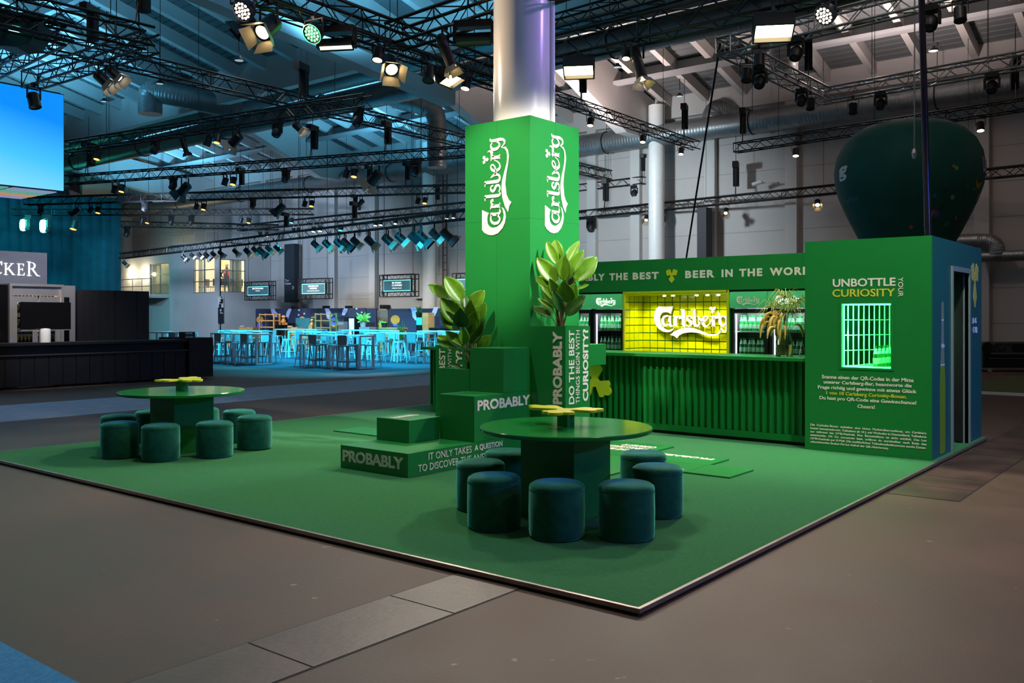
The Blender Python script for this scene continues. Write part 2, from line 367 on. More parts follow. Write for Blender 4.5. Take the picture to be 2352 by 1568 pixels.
# trench covers let into the floor: plates with open joints between
def trench(nm, x0, x1, y0, y1, step, m):
    j = MB().box(x0, x1, y0 - .012, y1 + .012, ZF, ZF + .0015).build(nm + '_joint', 'joint'); struct(j)
    p = MB(); x = x0
    while x < x1:
        p.box(x + .006, min(x + step, x1) - .006, y0, y1, ZF, ZF + .004); x += step
    struct(p.build(nm + '_plates', m))
trench('floor_trench_front', -1.2, 5.5, 3.36, 3.862, .98, 'plate')
trench('floor_trench_side', 8.7, 30, 1.90, 2.5, .62, 'platew')
# right/back wall (behind the stand) with horizontal panel seams and pilasters
def seam_mat():
    m = mat('panel_wall', (186, 180, 176), .65, var=.04, vs_=.8)
    return m
M['wallp'] = seam_mat(); M['seam'] = mat('panel_seam', (150, 146, 144), .7, var=0)
o = MB().box(XW, XW + .3, -14, 66, ZF - .2, 10.6).build('wall_back', 'wallp'); struct(o)
sm = MB()
for k in range(1, 9): sm.box(XW - .006, XW, -14, 66, k * 1.15 + .2, k * 1.15 + .222)
struct(sm.build('wall_back_seams', 'seam'))
pil = [(770, 13), (862, 14), (1465, 16), (1365, 9), (1636, 12), (1822, 12), (2258, 16), (545, 20), (686, 10), (612, 16)]
for i, (px, w_) in enumerate(pil):
    y = PX(px, 600, XW).y; hw = .22
    struct(MB().box(XW - .25, XW + .05, y - hw, y + hw, ZF, 10.4).build('wall_back_pilaster', 'hallwhite'))
for px in (985, 1508):       # round steel columns in front of the wall
    p = PX(px, 700, XW - .9)
    c = MB().cone((p.x, p.y, ZF), (p.x, p.y, 10), .32, .32, 28).build('wall_back_column', 'white', smooth=40); struct(c)
# cable ladder and wall box beside the round column
p = PX(1022, 700, XW - .5); lb = MB()
for s_ in (-.13, .13): lb.box(p.x - .03, p.x + .03, p.y + s_ - .02, p.y + s_ + .02, ZF, 9.5)
for k in range(26): lb.box(p.x - .01, p.x + .01, p.y - .13, p.y + .13, .2 + k * .36, .24 + k * .36)
tag(lb.build('cable_ladder', mat('rusty_brown_steel', (96, 74, 70), .6)), 'tall brown cable ladder up the wall left of the green tower', 'ladder')
p = PX(973, 665, XW - .02); wb = MB().box(p.x - .2, XW, p.y - .55, p.y + .55, p.z - .45, p.z + .5)
tag(wb.build('wall_box', 'hallwhite'), 'white electrical box on the wall beside the round column', 'box')
# saw-tooth roof: bay A over the stand, bay B out to the wall
def roofz(x): return 10.35 + (19 - x) * .25 if x < 19 else 10.35 + (XW - x) * .25
rf = MB()
for x0, x1 in ((-6, 19), (19, XW + .3)):
    n = int((x1 - x0) / .30)
    for k in range(n):                       # trapezoid corrugation running along y
        a, b = x0 + (x1 - x0) * k / n, x0 + (x1 - x0) * (k + 1) / n; m_ = (b - a)
        za, zb = (10.35 + ((19 if x1 < 20 else XW) - a) * .25), (10.35 + ((19 if x1 < 20 else XW) - b) * .25)
        q = [(a, za), (a + m_ * .78, za + (zb - za) * .78), (a + m_ * .82, za + (zb - za) * .82 + .07), (a + m_ * .96, za + (zb - za) * .96 + .07), (b, zb)]
        for (xa, z1), (xb, z2) in zip(q, q[1:]):
            rf.add([(xa, -14, z1), (xb, -14, z2), (xb, 66, z2), (xa, 66, z1)], [(0, 3, 2, 1)])
struct(rf.build('ceiling', 'deck'))
struct(MB().box(18.85, 19.15, -14, 66, 9.2, 13.9).build('ceiling_girder_face', 'hallwhite'))
struct(MB().box(XW - .3, XW, -14, 66, 9.55, 10.5).build('ceiling_eaves_beam', 'hallwhite'))
for (x0, x1) in ((-4, 18.9), (19.1, XW - .2)):           # rafters down the slope
    for k in range(44):
        y = -12.6 + k * 1.6; za, zb = roofz(x0 + .001), roofz(x1 - .001)
        MBr = MB(); hw, h = .11, .42
        MBr.add([(x0, y - hw, za - h), (x0, y + hw, za - h), (x0, y + hw, za), (x0, y - hw, za), (x1, y - hw, zb - h), (x1, y + hw, zb - h), (x1, y + hw, zb), (x1, y - hw, zb)],
                [(0, 1, 2, 3), (4, 7, 6, 5), (0, 4, 5, 1), (1, 5, 6, 2), (2, 6, 7, 3), (3, 7, 4, 0)])
        struct(MBr.build('ceiling_rafter', 'hallwhite'))
for x in (0, 4.5, 9, 13.5, 22.5, 26.5, 30):               # purlins across
    struct(MB().box(x - .1, x + .1, -14, 66, roofz(x) - .4, roofz(x) - .05).build('ceiling_purlin', 'hallgrey'))
for y, x0, x1 in ((6.86, 8.8, 19), (18.7, 19, XW), (37, 19, XW), (24.5, 19, XW), (51, 8, XW), (3, 19, XW)):    # haunched main girders along x
    g = MB(); z1 = roofz(x1 - .01) - .1; z0 = roofz(x0 + .01) - .1
    pts = [(x0, z0 - .5), (x1 - 2.5, z1 - 1.5), (x1, z1 - 1.5), (x1, z1), (x0, z0)]
    g.prism([(a, b) for a, b in pts], (0, y + .25, 0), (1, 0, 0), (0, 0, 1), .5)
    struct(g.build('ceiling_main_girder', 'hallwhite'))
hb = MB(); hb.prism([(5, 9.0), (19, 7.55), (19, 7.95), (5, 9.4)], (0, 17.65, 0), (1, 0, 0), (0, 0, 1), .45); struct(hb.build('ceiling_haunch_beam', 'hallwhite'))
# the round hall column that the tower wraps
struct(MB().cone((8.8, 6.86, ZF), (8.8, 6.86, 13.0), .352, .352, 48).build('column_hall', mat('column_white', (236, 230, 226), .25, var=.03, vs_=2), smooth=40))
struct(MB().tube([(8.98, 6.53, 3.9), (8.98, 6.53, 12.9)], .035, 8).build('column_downpipe', 'white'))
# left dark curtain wall and pale wall behind
p0 = PD(278, 600, 44)
ctn = MB(); n = 60; c0 = PD(278, 600, 54); c1 = PD(-160, 600, 49)
top = lambda i: 8.6
vs_, fs = [], []
for i in range(n + 1):
    q = c0.lerp(c1, i / n) + FW * (.12 * sin(i * 1.9))
    vs_ += [(q.x, q.y, 0.1), (q.x, q.y, 8.6)]
for i in range(n): fs.append((2 * i, 2 * i + 2, 2 * i + 3, 2 * i + 1))
ctn.add(vs_, fs); o = ctn.build('stage_curtain', 'curtain', smooth=60); sd = o.modifiers.new('t', 'SOLIDIFY'); sd.thickness = .03
tag(o, 'tall dark teal curtain behind the grey sign wall on the left', 'curtain')
struct(MB().box(29.3, 45, 60, 60.3, ZF, 13).build('wall_left', 'hallwhite'))
struct(MB().box(8, 29.4, 62, 62.3, ZF, 13).build('wall_left', 'hallgrey'))
# ducts: spiral seams modelled as shallow ribs
def duct(pts, r, label, step=.13, rib=.007, clamp=0, hang=True):
    t = thing('ventilation_duct', label, 'duct', pts[0], group=None)
    P = [V(p) for p in pts]; path = []; rad = []
    for a, b in zip(P, P[1:]):
        L = (b - a).length; n = max(2, int(L / step))
        for k in range(n):
            for dt, rr in ((0, r), (.6, r), (.8, r + rib)):
                path.append(a.lerp(b, (k + dt) / n)); rad.append(rr)
    path.append(P[-1]); rad.append(r)
    MB().tube(path, rad, 24).build('pipe', 'galv', t, smooth=50)
    if hang:
        L = sum((b - a).length for a, b in zip(P, P[1:])); n = max(2, int((P[1] - P[0]).length / 6))
        for k in range(n):
            q = P[0].lerp(P[1], (k + .5) / n); q2 = V((q.x, q.y, roofz(q.x) - .02))
            h = MB(); d = (P[1] - P[0]).normalized(); s_ = d.cross(V((0, 0, 1)))
            h.tube([q + (s_ * cos(a) + V((0, 0, 1)) * sin(a)) * (r + .03) for a in [i * 2 * pi / 20 for i in range(21)]], .022, 5)
            h.tube([q + V((0, 0, r)), q2], .012, 4); h.build('hanger', 'black', t)
    return t
def elbow(a, b, c, n=6):
    a, b, c = V(a), V(b), V(c); return [((1 - k / n) ** 2) * a + 2 * (k / n) * (1 - k / n) * b + (k / n) ** 2 * c for k in range(n + 1)]
duct([(31.9, -2, 8.8), (31.9, 62, 8.8)], .42, 'long silver spiral duct under the eaves along the back wall')
a = PD(800, 165, 31)
duct([(a.x, -2, a.z), (a.x, 60, a.z)], .52, 'thick silver spiral duct highest of the three long ducts', .15)
b_ = PD(850, 222, 31.4)
duct([(b_.x, -2, b_.z), (b_.x, 60, b_.z)], .40, 'long silver spiral duct just below the thickest one', .13)
q = PD(548, 248, 33); e0 = PD(345, 205, 33); e1 = PD(345, 262, 33)
duct([q, e0.lerp(q, .18)] + elbow(e0.lerp(q, .12), e0, e0.lerp(e1, .3)) + [e1], .42, 'bent duct branch turning down at upper left', hang=False)
q = PD(900, 225, 36); e0 = PD(1003, 250, 36); e1 = PD(1003, 385, 36)
duct([q, e0.lerp(q, .3)] + elbow(e0.lerp(q, .25), e0, e0.lerp(e1, .25)) + [e1], .38, 'bent duct branch turning down left of the tower', hang=False)
q = PD(1715, 275, 35); e0 = PD(1640, 248, 35); e1 = PD(1640, 295, 35)
duct([q, e0.lerp(q, .4)] + elbow(e0.lerp(q, .35), e0, e0.lerp(e1, .6)) + [e1], .46, 'short bent duct branch right of the tower', hang=False)
q = PD(1800, 100, 26); e1 = PD(1800, 172, 26)
duct([q, e1], .40, 'vertical duct stub behind the silver truss', hang=False)
q = PX(2170, 556, XW - .6); e0 = PX(2290, 552, XW - .6); e1 = PX(2290, 590, XW - .6)
duct([q, e0.lerp(q, .35)] + elbow(e0.lerp(q, .3), e0, e0.lerp(e1, .6)) + [e1], .24, 'bent duct on the wall right of the booth', hang=False)
q = PX(2255, 590, XW - .6); e1 = PX(2420, 583, XW - .6)
duct([q, e1], .17, 'thin horizontal duct on the wall right of the booth', hang=False)
# cable trays along y
for i, (px, py, z) in enumerate(((560, 130, 10.6), (1500, 180, 10.4))):
    p = G(px, py, z); struct(MB().box(p.x - .2, p.x + .2, -10, 60, z, z + .12).build('ceiling_cable_tray', 'hallgrey'))
# pendants
pd = None
PEND = [(549, 136, 24), (239, 231, 36), (1418, 152, 28), (1561, 219, 34), (2144, 114, 24), (695, 308, 40), (367, 190, 30)]
PNM = ['below the rafters right of the bent duct', 'low at upper left beside the screen', 'right of the white column', 'near the eaves behind the silver truss corner', 'above the dark balloon', 'between the long left trusses', 'just above the bent duct at upper left']
for i, (px, py, dep) in enumerate(PEND):
    p = PD(px, py, dep)
    lab = 'round black pendant lamp hanging ' + PNM[i]
    t = thing('pendant_lamp', lab, 'lamp', p)
    MB().lathe([(.02, .10), (.05, .09), (.07, .05), (.13, .0), (.135, -.03), (.125, -.035)], n=20).build('lamp_shade', 'black', t, 30, True)
    MB().lathe([(.0, -.036), (.115, -.036), (.115, -.03)], n=20).build('lamp_lens', 'e_pend', t, None, True)
    MB().tube([(0, 0, .2), (0, 0, roofz(p.x) - p.z + .05)], .015, 5).build('cable', 'black', t, None, True)
# ================================================================== THE STAND
X0, X1, Y0, Y1 = 4.29, 13.23, 2.53, 11.385
t = thing('stand_platform', 'low green carpeted platform with an aluminium edge under the whole bar stand', 'platform', ((X0 + X1) / 2, (Y0 + Y1) / 2, ZF))
e = .024
MB().box(X0 + e, X1 - e, Y0 + e, Y1 - e, ZF, 0).build('carpet', 'carpet', t)
def edge(a, b, nin):
    a, b, nin = V(a), V(b), V(nin); d = (b - a).normalized(); mb = MB()
    A, B = a + nin * e + d * e, b + nin * e - d * e
    mb.add([a, b, B, A, a + V((0, 0, -.026)), b + V((0, 0, -.026)), B + V((0, 0, -.026)), A + V((0, 0, -.026))],
           [(0, 1, 2, 3), (7, 6, 5, 4), (0, 4, 5, 1), (1, 5, 6, 2), (2, 6, 7, 3), (3, 7, 4, 0)])
    mb.build('edge_profile', 'alu', t)
z = .002
edge((X0, Y1, z), (X0, Y0, z), (1, 0, 0)); edge((X0, Y0, z), (X1, Y0, z), (0, 1, 0)); edge((X1, Y0, z), (X1, Y1, z), (-1, 0, 0)); edge((X1, Y1, z), (X0, Y1, z), (0, -1, 0))
MB().box(X0 + .03, X1 - .03, Y0 + .03, Y1 - .03, ZF, ZF + .03).build('substructure', 'black', t)

# ---- tower around the hall column
TX, TY, TS, TH = 8.31, 6.36, 1.0, 3.92
t = thing('sign_tower', 'tall green square tower around the white column with the beer logo upright on its faces', 'tower', (TX + .5, TY + .5, 0))
tb = MB(); i_ = .36
# hollow shell: four walls
for a in ((TX, TX + .03, TY, TY + TS), (TX + TS - .03, TX + TS, TY, TY + TS)): tb.box(*a, 0, TH)
for a in ((TX + .03, TX + TS - .03, TY, TY + .03), (TX + .03, TX + TS - .03, TY + TS - .03, TY + TS)): tb.box(*a, 0, TH)
tb.build('shell', 'green', t)
sj = MB(); sj.box(TX - .001, TX + TS + .001, TY - .001, TY + TS + .001, 2.733, 2.736); sj.box(TX - .001, TX, TY + .497, TY + .5, 1.235, TH); sj.box(TX + .5, TX + .503, TY - .001, TY, 1.48, TH)
sj.build('panel_seam', mat('green_seam', (24, 96, 50), .5, var=0), t)
# logos read upwards: logo rightward = up, logo upward = leftward
for (pl, ux, uy) in ((('x', TX - .004), V((0, 0, 1)), V((0, 1, 0))), (('y', TY - .004), V((0, 0, 1)), V((-1, 0, 0)))):
    if pl[0] == 'x':
        bl = PX(1163, 538, TX); tr = PX(1160, 310, TX)
        base = PX(1153, 530, TX); L = tr.z - bl.z
        org = V((TX - .004, 0, bl.z)); org.y = PX(1150, 430, TX).y
    else:
        bl = PY(1290, 538, TY); tr = PY(1290, 310, TY); L = tr.z - bl.z
        org = V((0, TY - .004, bl.z)); org.x = PY(1284, 430, TY).x
    logo(org, ux, uy, L * .985, .004, 'cream', t, label='white beer logo reading upwards')
# ---- stacked step blocks, each half a metre deep
def block(name, lab, x0, x1, y0, y1, z0, z1, cat='block'):
    t = thing(name, lab, cat, ((x0 + x1) / 2, (y0 + y1) / 2, z0))
    MB().box(x0, x1, y0, y1, z0, z1).build('body', 'green', t, bevel=.004)
    return t
sx, sy = 6.33, TY
t = block('step_block', 'lowest wide green step with PROBABLY on its front end', sx, TX - .485, sy, sy + 1.0, 0, .242)
def xtext(body, p0, p1, x, par, m='cream', bold=.02, **k):     # p0 = pixel of lower left, p1 = pixel of upper right
    a, b = PX(*p0, x), PX(*p1, x); text(body, (x - .0005, a.y, a.z), XR, XU, a.y - b.y, b.z - a.z, m, par, bold, **k)
def ytext(body, p0, p1, y, par, m='cream', bold=.02, **k):
    a, b = PY(*p0, y), PY(*p1, y); text(body, (a.x, y - .0005, a.z), YR, YU, b.x - a.x, b.z - a.z, m, par, bold, **k)
text('PROBABLY', (sx - .0005, sy + .962, .075), XR, XU, .90, .118, 'cream', t, .035)
text('IT ONLY TAKES', (6.62, sy - .0005, .142), YR, YU, .66, .072, 'cream', t, .0); text('A QUESTION', (7.33, sy - .0005, .142), YR, YU, .47, .072, 'cream', t, .03)
text('TO DISCOVER THE ANSWER', (6.47, sy - .0005, .04), YR, YU, 1.22, .072, 'cream', t, .0)
t = block('step_block', 'low green step with pale lettering on top behind the lowest step', 6.844, 7.326, 6.86, 7.36, .242, .486)
text('CURIOSITY?', (7.28, 7.22, .4865), (-1, 0, 0), (0, -1, 0), .40, .10, 'cream', t, .03)
t = block('step_block', 'middle height green block with PROBABLY high on its right side', 7.326, 7.825, 6.36, 6.86, .242, .738)
text('PROBABLY', (7.375, 6.36 - .0005, .575), YR, YU, .93, .115, 'cream', t, .035)
t = block('step_block', 'tallest plain green block against the tower behind the middle block', 7.825, TX, 6.36, 6.86, .738, 1.235)
t2 = block('step_block', 'green plinth under the tallest block beside the tower', 7.825, TX, 6.36, 6.86, 0, .738)
# hollow planter box helper
def planter(name, lab, x0, x1, y0, y1, z1):
    t = thing(name, lab, 'planter', ((x0 + x1) / 2, (y0 + y1) / 2, 0)); b = MB(); w_ = .02
    b.box(x0, x0 + w_, y0, y1, 0, z1).box(x1 - w_, x1, y0, y1, 0, z1).box(x0 + w_, x1 - w_, y0, y0 + w_, 0, z1).box(x0 + w_, x1 - w_, y1 - w_, y1, 0, z1)
    b.build('body', 'green', t); MB().box(x0 + w_, x1 - w_, y0 + w_, y1 - w_, z1 - .2, z1 - .045).build('soil', 'soil', t)
    return t
P1 = planter('planter_box', 'tall green planter box with upright slogans standing right of the tower', TX, TX + .495, 5.86, 6.36, 1.482)
UP, LEFTX = V((0, 0, 1)), V((0, 1, 0))
a = PX(1295, 880, TX)
text('PROBABLY', (TX - .0005, PX(1291, 850, TX).y, .60), UP, LEFTX, .82, PX(1270, 850, TX).y - PX(1291, 850, TX).y, 'cream', P1, .045)
for body, pa, pb, zz, L, bd in (('DO THE BEST', 1318.5, 1306, .60, .835, .02), ('THINGS BEGIN WITH', 1331, 1322, .60, .835, .0), ('CURIOSITY?', 1350.5, 1338, .615, .83, .035)):
    xa, xb = PY(pa, 850, 5.86).x, PY(pb, 850, 5.86).x
    text(body, (xa, 5.86 - .0005, zz), UP, V((-1, 0, 0)), L, xa - xb, 'cream', P1, bd)
P2 = planter('planter_box', 'green planter box left of the tower holding the left leafy plant', 7.825, TX, 6.865, 7.36, .985)
P3 = block('text_block', 'green block with upright slogan ends behind the left leafy plant', TX, TX + .5, 7.365, 7.86, 0, 1.235)
for body, pa, pb, zz, L, bd in (('DO THE BEST', 1023, 1009, .37, .82, .02), ('THINGS BEGIN WITH', 1037.5, 1029, .37, .81, .0), ('CURIOSITY?', 1062, 1047, .37, .80, .035)):
    ya, yb = PX(pa, 830, TX).y, PX(pb, 830, TX).y
    text(body, (TX - .0005, ya, zz), UP, LEFTX, L, yb - ya, 'cream', P3, bd)
block('wall_block', 'small green block sticking out right of the slogan planter', TX + TS, 9.93, 6.36, 6.86, .968, 1.236)
# flat boards lying on the carpet
def board(lab, x0, x1, y0, y1):
    t = thing('floor_board', lab, 'board', ((x0 + x1) / 2, (y0 + y1) / 2, 0)); MB().box(x0, x1, y0, y1, .0, .016).build('panel', 'green', t)
    return t
t = board('thin green board on the carpet nearest the bar counter, blank corner towards the booth', 8.28, 8.85, 3.87, 4.36)
t = board('thin green board on the carpet with a slogan end, behind the near table stools', 8.28, 8.79, 4.365, 4.86)
text('CURIOSITY?', (8.40, 4.42, .0165), (0, 1, 0), (-1, 0, 0), .40, .07, 'cream', t, .03)
t = board('thin green board with upside down PROBABLY, reaching towards the counter', 8.795, 9.33, 4.365, 5.30)
text('PROBABLY', (9.22, 4.48, .0165), (0, 1, 0), (-1, 0, 0), .75, .10, 'cream', t, .03)
t = board('large thin green board with pale lettering right of the near table pillar', 7.62, 8.79, 4.87, 5.85)
text('PROBABLY', (7.78, 4.95, .0165), (0, 1, 0), (-1, 0, 0), .8, .09, 'cream', t, .03)
t = board('thin green board with several slogan lines, farthest right of the near table', 8.80, 9.81, 5.31, 6.3)
text('DO THE BEST\nTHINGS BEGIN WITH\nCURIOSITY?', (9.62, 5.42, .0165), (0, 1, 0), (-1, 0, 0), .8, .5, 'cream', t, .02)
t = board('thin blank green board on the carpet left of the steps', 8.25, 8.78, 8.86, 9.74)
# ---- bar counter with fluted front
CXF, CYA, CYB = 10.90, 4.03, 10.42
t = thing('bar_counter', 'long green fluted bar counter behind the tower', 'counter', (11.2, 7.2, 0))
MB().box(10.72, 11.45, CYA - .01, CYB + .03, 1.045, 1.09).build('worktop', 'green', t, bevel=.004)
MB().box(10.96, 11.4, CYA, CYB, .06, 1.045).build('carcass', 'dgreen', t)
fl = MB(); n = int((CYB - CYA) / .094); ns = 6
prof = []
for k in range(n):
    y = CYA + (CYB - CYA) * k / n; wv = (CYB - CYA) / n
    for j in range(ns): 
        u = j / ns; prof.append((CXF + .055 - .055 * (1 if .12 < u < .62 else .1), y + wv * u))
prof.append((CXF + .05, CYB)); nn = len(prof)
fl.add([(x, y, .13) for x, y in prof] + [(x, y, 1.045) for x, y in prof] , [(k, k + 1, nn + k + 1, nn + k) for k in range(nn - 1)])
fl.add([(x, y, .13) for x, y in prof] + [(10.97, y, .13) for x, y in prof], [(k, nn + k, nn + k + 1, k + 1) for k in range(nn - 1)])
fl.box(CXF, 10.97, CYB, CYB + .012, .13, 1.045)
fl.build('fluted_front', 'dgreen', t)
MB().box(CXF - .0, 10.97, CYA, CYB, .045, .128).build('plinth_rail', 'dgreen', t)
MB().box(CXF + .06, 11.3, CYA, CYB - .05, .0, .045).build('kick_plinth', 'black', t)
# yellow hop-leaf cut-outs on the fluted front
tl = thing('hop_leaf_sign', 'large yellow green hop leaf cut-out on the fluted counter beside the slogan planter', 'sign', (CXF - .03, 7.14, .4))
s_ = .30
MB().prism([(-a * s_, b * s_) for a, b in hop(96)], (CXF - .0, 7.16, .655), XR, XU, .03).build('cutout', 'yel', tl)
# ---- back wall of the bar: fascia, posts, niche, fridge bay
BX = 12.5; WT = 2.485; NL, NR = 7.666, 5.875
t = thing('bar_back_unit', 'green back wall of the bar with the slogan fascia and a yellow tiled niche', 'wall unit', (12.9, 6.8, 0))
MB().box(BX, BX + .06, CYA, 9.6, 1.985, WT).build('fascia', 'green', t)
MB().box(13.14, 13.2, CYA, 9.6, 0, WT).build('rear_panel', 'dgreen', t)
MB().box(BX + .06, 13.14, CYA, 9.6, WT - .03, WT).build('roof_panel', 'dgreen', t)
MB().box(BX, 13.14, 9.54, 9.6, 0, 1.985).build('end_panel', 'green', t)
hd = MB(); hd.box(BX + .07, 13.14, CYA, 9.54, 1.955, 1.985); hd.box(BX + .05, 13.14, CYA, 9.54, 0, .03); hd.build('fridge_bay_lining', 'black', t)
sm = MB()
for y in (4.73, 5.868, 7.69, 8.9): sm.box(BX - .001, BX, y - .0015, y + .0015, 1.985, WT)
sm.build('panel_seam', M['green_seam'] if 'green_seam' in M else 'dgreen', t)
def ftext(body, pl, pr, bold=.045):
    a, b = PX(pl, 640, BX), PX(pr, 640, BX)
    text(body, (BX - .0005, a.y, 2.175), XR, XU, a.y - b.y, .115, 'cream', t, bold, spacing=1.25)
ftext('BEST', 1453.5, 1513); ftext('THE', 1400, 1442); ftext('BEER', 1574, 1641); ftext('IN', 1657.5, 1683); ftext('THE', 1698, 1751); ftext('WORLD', 1768, 1880)
b0 = PX(1389, 640, BX).y; text('PROBABLY', (BX - .0005, b0 + .93, 2.175), XR, XU, .93, .115, 'cream', t, .045, spacing=1.25)
MB().prism([(a * .105, -b * .12) for a, b in hop(72)], (BX - .0005, 6.803, 2.235), XR, XU, .008).build('hop_leaf', 'yel', t)
# niche: side walls, back, soffit with tile grid
def tilegrid(name, org, ux, uy, w_, h_, nu, nv, th=.008, gap=.016):
    mb = MB(); org, ux, uy = V(org), V(ux), V(uy); nz = ux.cross(uy).normalized(); du, dv = w_ / nu, h_ / nv
    for i in range(nu):
        for j in range(nv):
            a0, a1, b0, b1 = i * du + gap / 2, (i + 1) * du - gap / 2, j * dv + gap / 2, (j + 1) * dv - gap / 2
            mb.add([org + ux * p + uy * q + nz * z for z in (0, th) for p, q in ((a0, b0), (a1, b0), (a1, b1), (a0, b1))],
                   [(4, 5, 6, 7), (0, 1, 5, 4), (1, 2, 6, 5), (2, 3, 7, 6), (3, 0, 4, 7)])
    mb.build(name, 'tileyel', nt)
nt = thing('tiled_niche', 'bright yellow tiled niche with a white beer logo in the bar back wall', 'niche', (12.8, 6.77, 0))
nb = MB(); nb.box(13.10, 13.135, NR, NL, 0, 1.955); nb.box(BX + .02, 13.10, NL, NL + .018, 0, 1.955); nb.box(BX + .02, 13.10, NR - .018, NR, 0, 1.955)
nb.build('green_backing', 'dgreen', nt)
MB().box(BX + .0, 13.1, NR, NL, 1.925, 1.953).build('soffit', 'tileyel', nt)
tilegrid('back_tiles', (13.10, NL, .945), XR, XU, NL - NR, 1.0, 13, 8)
tilegrid('side_tiles', (BX + .02, NL, .945), (1, 0, 0), XU, 13.1 - BX - .03, 1.0, 4, 8)
tilegrid('side_tiles', (13.09, NR, .945), (-1, 0, 0), XU, 13.1 - BX - .03, 1.0, 4, 8)
fr = MB(); fr.box(BX - .008, BX + .02, NL - .012, NL + .018, .9, 1.985); fr.box(BX - .008, BX + .02, NR - .018, NR + .012, .9, 1.985); fr.box(BX - .008, BX + .02, NR, NL, 1.95, 1.985); fr.build('frame', 'yel', nt)
a, b = PX(1506, 748, 13.07), PX(1506, 704, 13.07)
k = (a.z - 0); lg_h = PX(1520, 704, 13.07).z - PX(1520, 762, 13.07).z
lw = 3.13 * lg_h / .98; base = PX(1520, 749, 13.07).z
logo((13.055, PX(1504, 740, 13.055).y, base), XR, XU, lw, .03, 'cream', nt, label='white raised beer logo', xmax=(PX(1504, 740, 13.055).y - NR - .02) / (lw / 3.13))
sp = MB()
for px in (1526, 1546, 1600, 1625, 1650): 
    q = PX(px, 674, 12.75); hh = MB().lathe([(.04, 0), (.04, .01)], (12.75, q.y, 1.917), 14).build('downlight_rim', 'steel', nt)
    MB().lathe([(0, -.012), (.026, -.008), (.026, 0)], (12.75, q.y, 1.917), 12).build('downlight_lens', 'e_white', hh)
for y in (7.4, 7.05, 6.7, 6.35, 6.05): light('SPOT', (12.75, y, 1.9), (12.95, y, .9), 24, (1, .97, .85), .03, 120, .8)
# ---- fridges with bottles
def fridge(lab, y0, y1, lit, rows, led, nm, nb_):
    x0, x1 = BX + .045, 13.12; yl, yr = y1, y0
    t = thing('bottle_fridge', lab, 'fridge', (12.85, (y0 + y1) / 2, .03))
    b = MB(); b.box(x0 + .05, x1, y0, y0 + .025, .03, 1.95).box(x0 + .05, x1, y1 - .025, y1, .03, 1.95).box(x1 - .02, x1, y0 + .025, y1 - .025, .03, 1.95).box(x0 + .05, x1 - .02, y0 + .025, y1 - .025, 1.72, 1.95).box(x0 + .05, x1 - .02, y0 + .025, y1 - .025, .03, .2)
    b.build('cabinet', 'black', t)
    d = MB(); d.box(x0 + .015, x0 + .05, y0 + .01, y0 + .055, .2, 1.70).box(x0 + .015, x0 + .05, y1 - .055, y1 - .01, .2, 1.70).box(x0 + .015, x0 + .05, y0 + .055, y1 - .055, 1.64, 1.70).box(x0 + .015, x0 + .05, y0 + .055, y1 - .055, .2, .25)
    door = d.build('door', 'black', t)
    MB().box(x0 + .028, x0 + .033, y0 + .055, y1 - .055, .25, 1.64).build('pane', 'glass', door)
    hd_ = MB(); ns_ = 8; pts = [(x0 - .055 * sin(pi * (.15 + .7 * i / ns_)), 1.715 + .24 * i / ns_) for i in range(ns_ + 1)]; pts = pts + [(x0 + .08, 1.955), (x0 + .08, 1.715)]
    hd_.prism([(p[0], p[1]) for p in pts], (0, y1 - .012, 0), (1, 0, 0), (0, 0, 1), (y1 - y0 - .024))
    h_ = hd_.build('header_sign', 'e_gband', t)
    logo((x0 - .058, y1 - .13, 1.80), XR, XU, (y1 - y0) * .60, .006, 'e_cream' if lit else 'cream', h_)
    MB().box(x0 + .04, x0 + .056, y1 - .085, y1 - .068, .28, 1.62).build('led_tube', 'e_tube', t)
    for z in rows: MB().box(x0 + .07, x1 - .03, y0 + .03, y1 - .03, z - .012, z).build('shelf', 'whitemetal' if led else 'black', t)
    for r, z in enumerate(rows):
        for dep in (0, 1):
            for k in range(nb_):
                y = y1 - .125 - k * (y1 - y0 - .19) / (nb_ - 1)
                BT.append(((x0 + .12 + dep * .09, y, z), nm, r, k, dep))
    if led:
        light('AREA', (x0 + .09, (y0 + y1) / 2, 1.70), (x1 - .1, (y0 + y1) / 2, 1.0), 60, (.85, .95, 1), .4, sy=.06)
    else:
        light('AREA', (x0 + .09, (y0 + y1) / 2, 1.70), (x1 - .1, (y0 + y1) / 2, 1.0), 34, (.85, .95, 1), .4, sy=.06)
    return t
BT = []
R3 = (.68, 1.03, 1.37)
fridge('black bottle fridge mostly hidden at the left end, beside the leafy plant', 8.33, 8.93, 1, (.68, 1.02, 1.36), 0, 'the half hidden left fridge', 7)
fridge('black bottle fridge with lit beer sign just left of the yellow niche', 7.70, 8.32, 1, (.68, 1.02, 1.36), 0, 'the fridge left of the niche', 7)
fridge('bottle fridge with white lit shelves just right of the yellow niche', 5.27, 5.855, 0, R3, 1, 'the white lit fridge', 7)
fridge('black bottle fridge behind the dried flowers beside the booth', 4.68, 5.26, 1, (.68, 1.02, 1.36), 0, 'the fridge behind the flowers', 7)
bp = thing('beer_bottle', '', 'bottle', (0, 0, 0))
MB().lathe([(.0, 0), (.028, .0), (.03, .006), (.03, .12), (.026, .148), (.013, .185), (.0125, .225), (.014, .228), (.014, .24), (.0, .241)], n=10).build('glass', 'bottle', bp, 40, True)
MB().lathe([(.0305, .04), (.0308, .045), (.0308, .10), (.0305, .105)], n=10).build('paper_label', 'label', bp, 40, True)
MB().lathe([(.0265, .15), (.0145, .186), (.0135, .21)], n=10).build('neck_label', 'label', bp, 40, True)
RW = ['lowest', 'middle', 'top']
first = True
